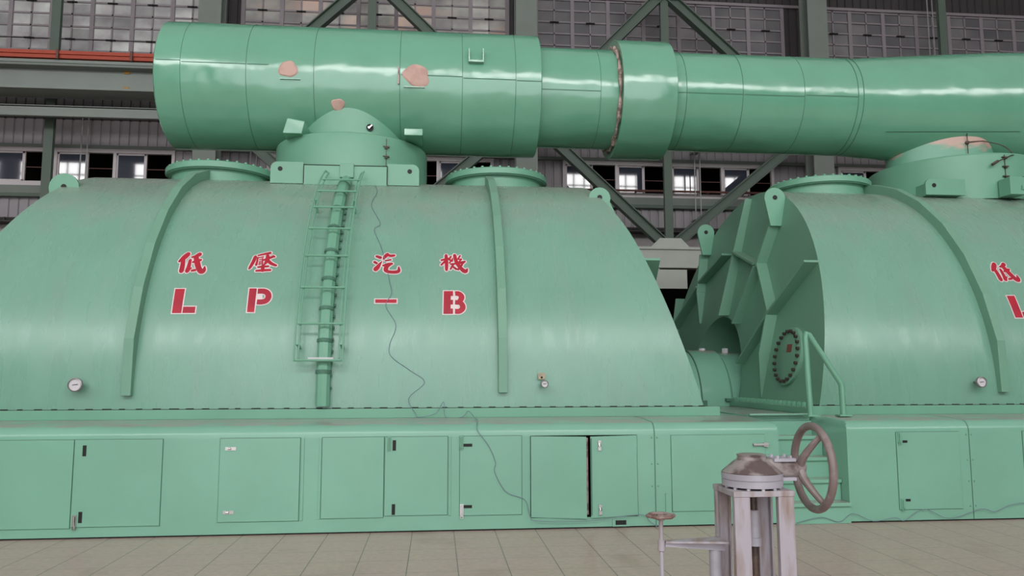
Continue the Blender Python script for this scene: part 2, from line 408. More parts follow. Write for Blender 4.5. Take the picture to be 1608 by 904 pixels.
brace((-6.42 + 0.3, 8.75), (-2.1, 5.2), 'sloping steel brace under the thick pipe, left of the branch collar')
brace((2.54 - 0.3, 8.75), (-1.78, 5.2), 'sloping steel brace under the thick pipe, right of the branch collar')
brace((2.54 + 0.3, 8.75), (6.60, 5.25), 'sloping steel brace crossing the white windows behind the round lifting eye')
brace((11.44 - 0.3, 8.75), (6.88, 5.25), 'sloping steel brace rising right behind the right casing end wall')
brace((6.5, 4.45), (3.05, 0.12), 'lower sloping steel brace in the dark opening below the horizontal beam', BEAM_LT)
gm = MB(); gm.prism([(6.15, YT - 0.16, 5.16), (7.3, YT - 0.16, 5.16), (7.05, YT - 0.16, 5.42), (6.42, YT - 0.16, 5.42)], (0, 0.04, 0))
tag(gm.build('gusset_plate', BEAM_LT, smooth=0), 'pale gusset plate where two braces and the thin post meet above the beam', 'plate')
gm = MB(); gm.box(6.2, 7.2, YT - 0.16, YT - 0.12, 3.95, 4.5)
tag(gm.build('gusset_plate', BEAM_LT, smooth=0), 'pale square gusset plate hanging below the horizontal beam in the dark opening', 'plate')
gm = MB(); gm.box(5.7, 7.7, YT - 0.2, YT - 0.16, 12.72, 13.1)
tag(gm.build('gusset_plate', BEAM_LT, smooth=0), 'gusset plate at the peak of the two upper braces at the top edge', 'plate')
b2 = MB(); b2.box(-22, 28, YT - 0.2, YT + 0.25, 4.55, 5.08).box(-22, 28, YT - 0.26, YT + 0.3, 5.08, 5.15)
tag(b2.build('floor_beam', BEAM_LT, smooth=0), 'deep pale horizontal beam seen in the gap between the two casings', 'beam')
# crane runway girder with conductor rail
rg = MB(); rg.box(-22, 28, 20.9, 20.94, 8.98, 9.62).box(-22, 28, 20.72, 21.5, 8.92, 8.98).box(-22, 28, 20.72, 21.5, 9.62, 9.70)
run = tag(rg.build('runway_girder', BEAM_MID, smooth=0), 'deep grey-green runway girder behind the left end of the crossover pipe', 'girder')
MB().box(-22, 28, 20.60, 20.92, 9.50, 9.56).build('shelf_angle', G_STEEL_LT, run, smooth=0)
for zz in (9.47, 9.04): MB().box(-8.30, -8.16, 20.87, 20.90, zz - 0.035, zz + 0.035).build('yellow_mark', YELLOW, run, smooth=0)
rl = MB()
rl.box(-22, 28, 20.66, 20.80, 9.84, 9.93).box(-22, 28, 20.70, 20.84, 9.74, 9.84)
rail = tag(rl.build('conductor_rail', ORANGE, smooth=0), 'orange-red conductor rail running along the top of the runway girder', 'rail')
repeat('rail_hanger', RAILM, rail, [(-21 + k * 1.85, 20.74, 9.83) for k in range(26)], lambda m_, p: m_.box(p[0] - 0.03, p[0] + 0.03, p[1] - 0.12, p[1] + 0.12, p[2] - 0.13, p[2] + 0.13))
gb = MB(); gb.box(-22, 28, 21.20, 21.32, 8.34, 8.61).box(-22, 28, 21.20, 21.66, 8.58, 8.63)
tag(gb.build('walkway_beam', BEAM_MID, smooth=0), 'pale horizontal walkway edge beam between runway girder and white windows at left', 'beam')
for (x, z0, z1, l) in ((-10.15, 7.0, 9.2, 'pair of thin pale conduits hanging left of the crossover pipe, over the windows'), (7.98, 6.2, 8.4, 'pair of thin hanging rods over the windows behind the gap between the casings'),
                       (15.95, 11.0, 14.2, 'pair of thin dark conduits right of the far right post'), (-5.4, 7.0, 9.2, 'pair of thin pale conduits right of the left main column, below the pipe')):
    mb = MB(); 
    for dx in (-0.07, 0.10): mb.tube([(x + dx, YW - 0.5, z0), (x + dx, YW - 0.5, z1)], 0.018, 6)
    for zz in (z0 + 0.03, z1 - 0.03): mb.box(x - 0.1, x + 0.13, YW - 0.52, YW - 0.1, zz - 0.015, zz + 0.015)
    tag(mb.build('wall_conduit', GREYM), l, 'conduit')
mb = MB(); mb.tube([(3.6, YW - 0.35, 7.12), (11.0, YW - 0.35, 7.12)], 0.035, 8)
for k in range(7): mb.box(3.8 + k * 1.15, 3.84 + k * 1.15, YW - 0.36, YW - 0.1, 7.10, 7.14)
tag(mb.build('guard_rail', RAILM), 'rusty red horizontal guard rail in front of the white windows between the casings', 'rail')
mb = MB(); mb.box(-22, 28, YW - 0.5, YW - 0.02, 5.82, 5.86)
for k in range(60): mb.box(-21 + k * 0.8, -20.97 + k * 0.8, YW - 0.5, YW - 0.02, 5.86, 5.95)
mb.tube([(-22, YW - 0.4, 5.92), (28, YW - 0.4, 5.92)], 0.045, 6).tube([(-22, YW - 0.28, 5.94), (28, YW - 0.28, 5.94)], 0.05, 6)
tag(mb.build('cable_tray', plain('dark_cable_bundle', (0.05, 0.045, 0.045), 0.7)), 'dark cable tray running below the corrugated sheet on the back wall', 'cable tray')

# ---------------------------------------------------------------- machine plinth
def plinth_profile(zcap=9.0):
    r = 0.11; pts = [(D, 0.015), (D, 0.12), (D, 0.90), (D, HD - r - 0.02)]
    for k in range(1, 7):
        a = R_(90) * k / 6; pts.append((D + r - r * math.cos(a), HD - r - 0.02 + r * math.sin(a)))
    pts.append((D + 0.5, HD)); pts.append((D + 0.95, HD)); pts.append((2 * YC - D, HD)); pts.append((2 * YC - D, 0.015))
    return [(y, min(z, zcap)) for y, z in pts]
def stations(x0, x1, round0, round1, extra=()):
    st = []; r = 0.10
    if round0:
        for k in range(6):
            t = r * (1 - math.cos(R_(90) * k / 5)); st.append((x0 + t, HD - r + r * math.sin(R_(90) * k / 5)))
    else: st.append((x0, 9))
    for e in extra: st.append((e, 9))
    if round1:
        for k in range(5, -1, -1):
            t = r * (1 - math.cos(R_(90) * k / 5)); st.append((x1 - t, HD - r + r * math.sin(R_(90) * k / 5)))
    else: st.append((x1, 9))
    return st
def make_plinth(x0, x1, r0, r1, label, hole=None):
    root = thing('machine_plinth', label, 'plinth', ((x0 + x1) / 2, YC, 0))
    ex = hole[:2] if hole else (); st = stations(x0, x1, r0, r1, ex)
    rows = [[(x, y, z) for y, z in plinth_profile(zc)] for x, zc in st]
    mb = MB(); n = len(rows[0]); mb.v = [p for r in rows for p in r]
    for i in range(len(rows) - 1):
        for j in range(n):
            if j == n - 1: continue
            if hole and j == 1 and abs(rows[i][0][0] - hole[0]) < 1e-6: continue
            mb.f.append((i * n + j, (i + 1) * n + j, (i + 1) * n + j + 1, i * n + j + 1))
    mb.f.append(tuple(range(n))); mb.f.append(tuple((len(rows) - 1) * n + i for i in range(n))[::-1])
    mb.build('casing', G_PLINTH, root, smooth=35)
    MB().box(x0 + 0.02, x1 - 0.02, D + 0.02, 2 * YC - D - 0.02, 0.0, 0.02).build('base_strip', DARK, root, smooth=0)
    return root
PL = make_plinth(-9.0, 3.50, False, True, 'long green left plinth with many access doors under the lettered casing', (0.945, 2.015))
PR = make_plinth(4.235, 13.5, True, False, 'green right plinth with latched access door, right of the stair opening')
# opening lined in black behind the ajar doors
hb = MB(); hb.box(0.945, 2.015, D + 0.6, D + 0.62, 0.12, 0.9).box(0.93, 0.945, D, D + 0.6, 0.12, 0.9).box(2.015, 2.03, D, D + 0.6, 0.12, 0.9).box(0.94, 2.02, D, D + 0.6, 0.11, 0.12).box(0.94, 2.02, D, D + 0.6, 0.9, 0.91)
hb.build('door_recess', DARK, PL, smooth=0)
MB().tube([(1.512, D + 0.035, 0.13), (1.512, D + 0.035, 0.88)], 0.014, 8).build('inner_pipe', SALMON2, PL)
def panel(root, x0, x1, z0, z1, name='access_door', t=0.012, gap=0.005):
    MB().box(x0 - gap, x1 + gap, D - 0.002, D + 0.004, z0 - gap, z1 + gap).build('door_gap_shade', G_DARK, root, smooth=0)  # dark strip painting in the shade of the gap around the door
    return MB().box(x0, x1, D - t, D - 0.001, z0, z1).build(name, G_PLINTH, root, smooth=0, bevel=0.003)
def slot(door, x, z, vert):
    a, b = (0.016, 0.05) if vert else (0.045, 0.014)
    MB().box(x - a, x + a, D - 0.017, D - 0.011, z - b, z + b).build('latch_slot', BLACK, door, smooth=0)
def latch(door, x, z, h=0.06, w=0.018, mat=None):
    mb = MB(); mb.box(x - w, x + w, D - 0.022, D - 0.011, z - h, z + h); mb.tube([(x, D - 0.03, z + h * 0.8), (x, D - 0.03, z - h * 0.6)], 0.008, 8)
    mb.tube([(x - 0.012, D - 0.026, z - h * 0.7), (x - 0.012, D - 0.026, z - h * 1.25), (x + 0.012, D - 0.026, z - h * 1.25), (x + 0.012, D - 0.026, z - h * 0.7)], 0.004, 6)
    mb.build('toggle_latch', mat or CHROME, door)
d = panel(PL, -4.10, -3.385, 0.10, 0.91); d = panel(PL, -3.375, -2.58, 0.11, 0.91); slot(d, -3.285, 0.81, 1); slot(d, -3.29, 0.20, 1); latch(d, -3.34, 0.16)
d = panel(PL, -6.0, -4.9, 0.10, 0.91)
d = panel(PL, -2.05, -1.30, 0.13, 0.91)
for z in (0.815, 0.22): MB().box(-2.0, -1.90, D - 0.018, D - 0.011, z - 0.016, z + 0.016).tube([(-1.97, D - 0.022, z), (-1.945, D - 0.026, z)], 0.01, 8).build('toggle_latch', CHROME, d)
MB().box(-1.285, -1.262, D - 0.010, D, 0.13, 0.91).build('cover_strip', G_PLINTH, PL, smooth=0, bevel=0.003)
MB().box(-1.12, -1.098, D - 0.010, D, 0.14, 0.91).build('cover_strip', G_PLINTH, PL, smooth=0, bevel=0.003)
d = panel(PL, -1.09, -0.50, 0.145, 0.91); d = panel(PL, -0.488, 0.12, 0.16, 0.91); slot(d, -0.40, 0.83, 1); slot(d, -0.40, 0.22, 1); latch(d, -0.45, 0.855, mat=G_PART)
MB().box(0.132, 0.152, D - 0.010, D, 0.15, 0.91).build('cover_strip', G_PLINTH, PL, smooth=0, bevel=0.003)
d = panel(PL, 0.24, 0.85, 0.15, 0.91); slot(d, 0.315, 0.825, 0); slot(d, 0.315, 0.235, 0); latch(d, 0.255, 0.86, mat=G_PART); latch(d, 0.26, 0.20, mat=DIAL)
# the pair of doors standing ajar
def ajar(xh, xe, zb0, zb1, ang):
    mb = MB(); wd = abs(xe - xh); s = 1 if xe > xh else -1
    def P(t, dy, z): return (xh + s * t * math.cos(ang), D - 0.004 - t * math.sin(ang) + dy, z)
    mb.hexa([P(0, 0, 0.118), P(wd, 0, zb0), P(wd, 0.01, zb0), P(0, 0.01, 0.118), P(0, 0, 0.905), P(wd, 0, 0.897), P(wd, 0.01, 0.897), P(0, 0.01, 0.905)])
    return mb.build('access_door', G_PLINTH, PL, smooth=0)
d1 = ajar(0.943, 1.497, 0.10, 0, R_(2.5)); d2 = ajar(2.017, 1.538, 0.105, 0, R_(2.5))
for z in (0.81, 0.185): MB().box(1.615, 1.645, D - 0.04, D - 0.024, z - 0.05, z + 0.05).tube([(1.63, D - 0.04, z + 0.02), (1.63, D - 0.05, z - 0.01)], 0.012, 8).build('toggle_latch', CHROME, d2)
MB().box(1.54, 1.552, D - 0.03, D - 0.02, 0.13, 0.88).build('door_edge', G_DARK, d2, smooth=0)
MB().box(2.02, 2.032, D - 0.006, D, 0.13, 0.91).box(0.925, 0.935, D - 0.006, D, 0.13, 0.91).build('cover_strip', G_PLINTH, PL, smooth=0)
vf = MB(); vf.box(1.755, 1.785, D - 0.01, D, 0.015, 0.085).box(1.895, 1.93, D - 0.01, D, 0.015, 0.085).box(1.785, 1.895, D - 0.01, D, 0.015, 0.03).box(1.785, 1.895, D - 0.01, D, 0.075, 0.085)
vfo = vf.build('vent_frame', G_PLINTH, PL, smooth=0)
MB().box(1.785, 1.895, D - 0.004, D + 0.002, 0.03, 0.075).build('vent_opening', BLACK, vfo, smooth=0)
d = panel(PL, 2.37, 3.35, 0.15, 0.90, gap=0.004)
MB().tube([(3.22, D - 0.03, 0.80), (3.38, D - 0.03, 0.80)], 0.012, 8).box(3.22, 3.25, D - 0.03, D - 0.01, 0.785, 0.815).box(3.33, 3.38, D - 0.035, D - 0.01, 0.78, 0.82).build('door_handle', GREYM, d)
MB().box(2.30, 2.36, D - 0.014, D, 0.13, 0.33).build('door_hinge', G_PLINTH, d, smooth=0, bevel=0.002)
def vseam(root, x):
    pr = plinth_profile()[:12]; mb = MB()
    mb.grid([[(x + dx, y - 0.002 if z < HD - 0.05 else y, z + (0.002 if z > HD - 0.06 else 0)) for y, z in pr] for dx in (-0.005, 0.005)])
    mb.build('panel_seam', G_DARK, root)
    repeat('seam_screw', G_PART, root, [(x + dx, D - 0.001, z) for z in (0.15, 0.40, 0.62, 0.88) for dx in (-0.03, 0.03)], lambda m_, p: m_.lathe([(0.009, 0), (0.006, -0.008), (0.0, -0.009)], p, 'y', 8))
vseam(PL, 2.20)
vseam(PR, 5.58)
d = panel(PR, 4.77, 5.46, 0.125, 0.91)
for z, s in ((0.855, 1), (0.18, -1)):
    latch(d, 4.80, z, 0.055, 0.02, G_PART); MB().box(4.835, 4.885, D - 0.017, D - 0.011, z - 0.04 * s - 0.012, z - 0.04 * s + 0.012).build('latch_slot', BLACK, d, smooth=0)
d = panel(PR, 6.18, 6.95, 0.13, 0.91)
# deck between the plinths, behind the stairs
dk = MB(); dk.box(3.501, 4.234, D + 0.80, 2 * YC - D, HD - 0.06, HD + 0.002)
deck = tag(dk.build('deck_plate', G_PLINTH, smooth=0), 'dusty deck plate between the two plinths at the top of the stairs', 'deck')
# stairs
st = thing('access_stairs', 'short steep green steps between the two plinths, behind the handwheel', 'stairs', (3.87, 8.2, 0))
ys = [D - 0.05, D + 0.13, D + 0.30, D + 0.49, D + 0.72]
for k in range(4):
    MB().box(3.505, 4.23, ys[k], ys[k + 1] + 0.06, 0.21 * (k + 1) - 0.035, 0.21 * (k + 1)).build('tread', G_PLINTH, st, smooth=0, bevel=0.004)
    MB().box(3.505, 4.23, ys[k] + 0.03, ys[k] + 0.045, 0.21 * k + (0.0 if k else 0.002), 0.21 * (k + 1) - 0.035).build('riser', G_PLINTH, st, smooth=0)
MB().box(3.505, 4.23, ys[4] + 0.03, ys[4] + 0.045, 0.84, HD - 0.061).build('riser', G_PLINTH, st, smooth=0)
MB().box(3.50, 4.234, ys[4] - 0.005, ys[4] + 0.075, HD + 0.003, HD + 0.022).build('nosing', G_PLINTH, st, smooth=0, bevel=0.004)
# handrail
hr = thing('stair_handrail', 'green bent tube handrail beside the top of the stairs, in front of the right casing', 'handrail', (4.26, 8.3, HD))
MB().tube(spline([(4.085, 8.3, HD + 0.02), (4.072, 8.3, 1.4), (4.06, 8.3, 1.92)], 4) + [Vector((4.07, 8.3, 1.965)), Vector((4.10, 8.3, 1.95))] + [Vector((4.44, 8.3, 1.42)), Vector((4.453, 8.3, 1.38)), Vector((4.458, 8.3, HD + 0.02))], 0.031, 12).build('tube', G_PART, hr)
MB().box(4.03, 4.16, 8.24, 8.36, HD + 0.003, HD + 0.022).build('foot_plate', G_PART, hr, smooth=0, bevel=0.003)
MB().box(4.39, 4.53, 8.24, 8.36, HD + 0.003, HD + 0.022).build('foot_plate', G_PART, hr, smooth=0, bevel=0.003)

# ---------------------------------------------------------------- low pressure casings
def on_hood(x, v, dr=0.0):      # v = arc length up the casing from the joint
    a = v / RH; r = RH + dr
    return Vector((x, YC - r * math.cos(a), ZC + r * math.sin(a)))
GLYPH = {
'low': (-2.781,1.708,[[(-0.075,0.145,0.035),(-0.107,0.092,0.039),(-0.148,0.035,0.019)],[(-0.114,0.073,0.029),(-0.104,-0.014,0.031),(-0.101,-0.105,0.033)],[(0.053,0.143,0.035),(0.017,0.111,0.027),(-0.021,0.1,0.016)],[(-0.034,0.055,0.021),(-0.032,-0.038,0.027),(-0.038,-0.104,0.031)],[(0.023,0.101,0.033),(0.052,0.013,0.039),(0.088,-0.072,0.037),(0.122,-0.108,0.041),(0.144,-0.083,0.027),(0.143,-0.038,0.01)],[(0.005,0.025,0.018),(0.043,0.044,0.025),(0.081,0.057,0.021)],[(-0.04,-0.107,0.021),(-0.018,-0.08,0.016),(0.002,-0.059,0.01)],[(0.013,-0.097,0.018),(0.045,-0.09,0.021)]],[],[]),
'press': (-2.003,1.748,[[(-0.063,0.098,0.014),(0.001,0.119,0.019),(0.065,0.138,0.023)],[(-0.094,0.078,0.023),(-0.106,0.001,0.025),(-0.132,-0.086,0.019),(-0.143,-0.107,0.006)],[(-0.066,0.066,0.012),(-0.064,0.008,0.014),(-0.067,-0.045,0.018)],[(-0.058,0.059,0.01),(-0.003,0.076,0.01)],[(-0.042,0.031,0.008),(-0.008,0.043,0.008)],[(-0.039,0.006,0.007),(-0.004,0.017,0.007)],[(-0.035,-0.004,0.008),(-0.035,-0.044,0.009)],[(-0.007,0.054,0.009),(-0.003,0.003,0.01),(0.003,-0.044,0.011)],[(-0.019,-0.004,0.007),(-0.017,-0.039,0.007)],[(0.012,0.027,0.016),(0.053,0.052,0.023),(0.101,0.077,0.021)],[(0.043,0.094,0.025),(0.048,0.022,0.029),(0.021,-0.044,0.012)],[(0.052,0.029,0.021),(0.096,-0.021,0.025),(0.156,-0.051,0.018)],[(0.105,0.088,0.018),(0.123,0.078,0.016)],[(0.011,-0.06,0.023),(0.016,-0.127,0.025)],[(-0.04,-0.079,0.016),(0.008,-0.07,0.019),(0.072,-0.065,0.016)],[(-0.055,-0.131,0.016),(0.015,-0.123,0.021),(0.1,-0.118,0.018)]],[],[]),
'steam': (-0.597,1.757,[[(-0.11,0.096,0.023),(-0.067,0.078,0.025)],[(-0.132,0.009,0.021),(-0.107,-0.009,0.019)],[(-0.113,-0.097,0.037),(-0.092,-0.067,0.033),(-0.07,-0.021,0.019),(-0.048,0.018,0.008)],[(0.011,0.13,0.029),(-0.015,0.09,0.027),(-0.032,0.052,0.01)],[(0.009,0.125,0.021),(0.052,0.108,0.025),(0.091,0.115,0.021)],[(-0.002,0.032,0.014),(0.055,0.046,0.014)],[(-0.027,-0.043,0.018),(0.028,-0.022,0.023),(0.072,-0.014,0.018)],[(0.053,-0.023,0.021),(0.015,-0.057,0.029),(0.004,-0.099,0.033),(0.023,-0.129,0.027),(0.101,-0.138,0.027),(0.151,-0.122,0.027),(0.151,-0.061,0.01)]],[],[]),
'machine': (0.2,1.769,[[(-0.149,0.038,0.016),(-0.069,0.06,0.021)],[(-0.094,0.114,0.023),(-0.089,-0.006,0.025),(-0.089,-0.108,0.021)],[(-0.104,0.023,0.018),(-0.151,-0.035,0.014)],[(-0.037,0.098,0.014),(-0.057,0.042,0.012),(-0.029,0.04,0.012),(-0.055,-0.005,0.012)],[(-0.017,0.068,0.01),(-0.021,0.021,0.01)],[(0.007,0.118,0.025),(0.029,0.009,0.027),(0.078,-0.08,0.029),(0.131,-0.13,0.033),(0.155,-0.089,0.01)],[(0.072,0.11,0.014),(0.049,0.056,0.012),(0.087,0.056,0.012),(0.061,0.01,0.012),(0.126,0.018,0.018)],[(-0.039,-0.023,0.014),(0.11,-0.003,0.016)],[(-0.01,-0.028,0.016),(-0.042,-0.097,0.014)],[(-0.02,-0.054,0.014),(0.025,-0.096,0.019)],[(0.095,-0.026,0.016),(0.048,-0.101,0.018)]],[],[]),
'L': (-2.783,1.159,[],[[(-0.12,0.204),(-0.018,0.205),(-0.012,-0.095),(-0.11,-0.095)],[(-0.001,-0.018),(0.13,-0.017),(0.132,-0.092),(0.0,-0.093)]],[]),
'P': (-1.982,1.258,[[(-0.024,0.084,0.058),(0.039,0.085,0.06),(0.083,0.063,0.06),(0.102,0.017,0.06),(0.084,-0.032,0.06),(0.036,-0.051,0.058),(-0.018,-0.052,0.056)]],[[(-0.119,0.119),(-0.038,0.12),(-0.034,-0.177),(-0.111,-0.177)]],[[(-0.029,0.049),(0.033,0.05),(0.041,-0.017),(-0.027,-0.018)]]),
'dash': (-0.574,1.227,[],[[(-0.121,0.021),(0.119,0.023),(0.12,-0.021),(-0.119,-0.023)]],[]),
'B': (0.198,1.218,[[(0.011,0.113,0.055),(0.05,0.113,0.056),(0.083,0.082,0.058),(0.081,0.042,0.058),(0.049,0.003,0.049),(0.011,0.003,0.049)],[(0.011,-0.002,0.049),(0.069,-0.006,0.055),(0.097,-0.044,0.058),(0.093,-0.084,0.058),(0.058,-0.113,0.056),(0.01,-0.114,0.056)]],[[(-0.117,0.145),(-0.037,0.146),(-0.04,-0.146),(-0.122,-0.146)],[(-0.038,0.146),(-0.012,0.146),(-0.012,0.081),(-0.039,0.081)],[(-0.039,0.032),(-0.012,0.032),(-0.013,-0.029),(-0.039,-0.029)],[(-0.039,-0.08),(-0.013,-0.08),(-0.013,-0.145),(-0.039,-0.146)]],[[(-0.039,0.081),(0.042,0.081),(0.042,0.033),(-0.039,0.032)],[(-0.039,-0.029),(0.049,-0.028),(0.049,-0.08),(-0.039,-0.08)]]),
}
def poly_layer(k, grow, off, mats, root, name, xc):
    x0, v0, st, po, fi = GLYPH[k]; mb = MB(); cnt = 0
    x0 = x0 + 1.30 + xc
    def quad(q, o):
        n = 8; A, B, C_, Dd = q
        rows = []
        for i in range(n + 1):
            t = i / n
            a = (A[0] + (Dd[0] - A[0]) * t, A[1] + (Dd[1] - A[1]) * t); b = (B[0] + (C_[0] - B[0]) * t, B[1] + (C_[1] - B[1]) * t)
            rows.append([on_hood(x0 + a[0], v0 + a[1], o), on_hood(x0 + (a[0] + b[0]) / 2, v0 + (a[1] + b[1]) / 2, o), on_hood(x0 + b[0], v0 + b[1], o)])
        mb.grid(rows)
    def stroke(pts, o):
        sp = spline([(p[0], p[1], p[2]) for p in pts], 6); rows = []
        for i, p in enumerate(sp):
            a = sp[min(i + 1, len(sp) - 1)] - sp[max(i - 1, 0)]; a.z = 0
            if a.length < 1e-9: continue
            a.normalize(); nn = Vector((-a.y, a.x, 0)); wd = (max(p.z * 1.65, 0.011) if k not in ('P', 'B') else p.z * 1.1) / 2 + grow
            rows.append([on_hood(x0 + p.x + nn.x * wd * s, v0 + p.y + nn.y * wd * s, o) for s in (-1, 0, 1)])
            if i in (0, len(sp) - 1) and (grow or k not in ('P', 'B')):      # round end
                cc = []; sg = -1 if i == 0 else 1
                for q in range(9):
                    an = R_(-90 + 180 * q / 8); dx = a * math.cos(an) * sg + nn * math.sin(an)
                    cc.append(on_hood(x0 + p.x + dx.x * wd * 0.9, v0 + p.y + dx.y * wd, o))
                mb.add(cc, [tuple(range(9))])
        mb.grid(rows)
    for q in po:
        if grow:
            cx = sum(p[0] for p in q) / 4; cy = sum(p[1] for p in q) / 4
            q = [(p[0] + math.copysign(grow, p[0] - cx), p[1] + math.copysign(grow, p[1] - cy)) for p in q]
        cnt += 1; quad(q, off + cnt * 0.00012)
    for s_ in st: cnt += 1; stroke(s_, off + cnt * 0.00012)
    if grow:
        for q in fi: cnt += 1; quad(q, off + cnt * 0.00012)
    return mb.build(name, mats, root, smooth=0)
def lettering(root, ks, xc):
    nm = {'low': 'painted_character', 'press': 'painted_character', 'steam': 'painted_character', 'machine': 'painted_character', 'L': 'painted_letter', 'P': 'painted_letter', 'B': 'painted_letter', 'dash': 'painted_dash'}
    for k in ks:
        o = poly_layer(k, 0.013, 0.0025, OUTL, root, nm[k], xc)
        o['label'] = 'pale outline of a red painted mark'
        i = poly_layer(k, 0.0, 0.0055, RED, o, 'red_fill', xc)
        if o['label']: o['label'] = 'red painted mark with pale outline'

def make_casing(xc, xL, xR, label, ribs, covers, collar, texts, fins_left, fins_right, detail_end):
    root = thing('turbine_casing', label, 'turbine casing', (xc, YC, HD))
    M = 72; NX = 20
    th = [math.pi * i / M for i in range(M + 1)]
    rows = []
    for i in range(NX + 1):
        t = i / NX; row = []
        for a in th:
            z = ZC + RH * math.sin(a); row.append((xL(z) * (1 - t) + xR(z) * t, YC - RH * math.cos(a), z))
        rows.append(row)
    MB().grid(rows).build('shell', G_HOOD, root, smooth=30)
    # base flange all round
    a, b = xL(ZC) - 0.13, xR(ZC) + 0.16
    fl = MB(); fl.box(a, b, YC - RH - 0.075, YC - RH + 0.06, HD, 1.15).box(a, b, YC + RH - 0.06, YC + RH + 0.075, HD, 1.15)
    fl.box(a, a + 0.2, YC - RH + 0.06, YC + RH - 0.06, HD, 1.13).box(b - 0.2, b, YC - RH + 0.06, YC + RH - 0.06, HD, 1.13)
    fo = fl.build('base_flange', G_PART, root, smooth=0, bevel=0.004)
    sg = MB(); x = a + 0.05
    while x < b - 0.2:
        l = random.uniform(0.05, 0.1); sg.box(x, x + l, YC - RH - 0.014, YC - RH + 0.02, 1.148, 1.162); x += 0.17
    sg.box(a + 0.15, b - 0.15, YC - RH - 0.006, YC - RH + 0.02, 1.148, 1.155)
    sg.build('joint_gaps', DARK, fo, smooth=0)
    if detail_end:
        repeat('flange_bolt', G_PART, fo, [(a + 0.09, YC - RH + 0.3 + k * 0.13, 1.13) for k in range(18)], lambda m_, p: m_.lathe([(0.03, 0), (0.03, 0.05), (0.0, 0.055)], p, 'z', 6))
    # end walls with arched recess
    YA, RA = 12.35, 1.22
    for side, X in ((-1, xL), (1, xR)):
        mb = MB(); ya = YA
        outer = [(YC - RH * math.cos(a_), ZC + RH * math.sin(a_)) for a_ in th]
        inner = [(ya - RA * math.cos(a_), ZC + RA * math.sin(a_) * 1.06) for a_ in th]
        def P(y, z): return (X(z), y, z)
        mb.grid([[P(*o_) for o_ in outer], [P((o_[0] + i_[0]) / 2, (o_[1] + i_[1]) / 2) for o_, i_ in zip(outer, inner)], [P(*i_) for i_ in inner]])
        mb.build('end_wall', G_RIB, root, smooth=30)
        rc = MB(); cone = []
        for t, rr in ((0, 1.0), (0.5, 0.85), (1.0, 0.74)):
            cone.append([(X(z) - side * t * 1.3, ya + (y - ya) * rr + (YC - ya) * t, ZC + (z - ZC) * rr) for y, z in inner])
        rc.grid(cone); b0 = len(rc.v); last = cone[-1]; rc.add(last, [tuple(range(len(last)))])
        rc.build('bearing_recess', G_RIB, root, smooth=30)
    # stiffening ribs over the shell
    for (rx, a0, a1) in ribs:
        rb = MB(); n = 11; rws = []
        for i in range(n + 1):
            a_ = R_(a0 + (a1 - a0) * i / n)
            hgt = 0.135 if i else 0.07
            rws.append([(rx + dx, YC - (RH + dr) * math.cos(a_), ZC + (RH + dr) * math.sin(a_)) for dx, dr in ((0, -0.03), (0, hgt), (0.10, hgt), (0.10, -0.03))])
        b0 = len(rb.v); rb.grid(rws); rb.f.append((0, 1, 2, 3)); rb.f.append(tuple(b0 + 4 * n + q for q in (3, 2, 1, 0)))
        rb.build('stiffening_rib', G_RIB, root, smooth=0, bevel=0.004)
    # round bolted covers on top
    for cx in covers:
        cv = MB().lathe([(0.70, 4.1), (0.70, 4.42)], (cx, YC - 0.05, 0), 'z', 64).build('cover_neck', G_PART, root)
        c2 = MB().lathe([(0.76, 4.415), (0.785, 4.425), (0.785, 4.50), (0.77, 4.515), (0.0, 4.515)], (cx, YC - 0.05, 0), 'z', 64).build('manhole_cover', G_PART, root)
        gp = MB().lathe([(0.765, 4.403), (0.765, 4.418)], (cx, YC - 0.05, 0), 'z', 64, caps=False).build('gasket', G_DARK, c2)
        repeat('cover_bolt', G_PART, c2, [(cx + 0.735 * math.cos(2 * math.pi * k / 36), YC - 0.05 + 0.735 * math.sin(2 * math.pi * k / 36), 4.51) for k in range(36)], lambda m_, p: m_.lathe([(0.022, 0), (0.022, 0.03), (0.0, 0.035)], p, 'z', 6))
    # inlet collar
    cx, cr = collar
    co = MB().lathe([(cr, 4.15), (cr, 4.84), (cr - 0.012, 4.875), (cr - 0.04, 4.89), (0.90, 4.93), (0.82, 4.94)] if cx < 3 else [(cr, 4.1), (cr, 4.77), (cr - 0.03, 4.80), (0.0, 4.82)], (cx, YC, 0), 'z', 80, caps=False).build('inlet_collar', G_PART, root)
    for sx in (-1, 1) if cx < 3 else (-1,):
        ex = cx + (-0.98 if sx < 0 else 0.60); ez0 = 4.12; w_ = 0.44
        pts = []
        if cx > 3: ex = 7.12; w_ = 0.62
        r = 0.09
        def arc(cxx, czz, a0_, a1_): return [(cxx + r * math.cos(R_(a_)), YC - cr - 0.045, czz + r * math.sin(R_(a_))) for a_ in range(a0_, a1_ + 1, 15)]
        top = 4.42 if cx < 3 else 4.36
        if sx < 0: pts = [(ex, YC - cr - 0.045, ez0), (ex + w_, YC - cr - 0.045, ez0), (ex + w_, YC - cr - 0.045, top)] + arc(ex + r, top - r, 90, 180)
        else: pts = [(ex, YC - cr - 0.045, ez0), (ex + w_, YC - cr - 0.045, ez0)] + arc(ex + w_ - r, top - r, 0, 90) + [(ex, YC - cr - 0.045, top)]
        ear = MB().prism(pts, (0, 0.04, 0)).box(ex + 0.04, ex + w_ - 0.04, YC - cr - 0.01, YC - (0.5 if cx < 3 else 1.0), ez0, 4.30).build('collar_lug', G_PART, root, smooth=0)
        hx = ex + (0.13 if sx < 0 else w_ - 0.13)
        MB().lathe([(0.032, 0), (0.032, -0.004)], (hx, YC - cr - 0.046, top - 0.1), 'y', 16).build('lug_hole', BLACK, ear)
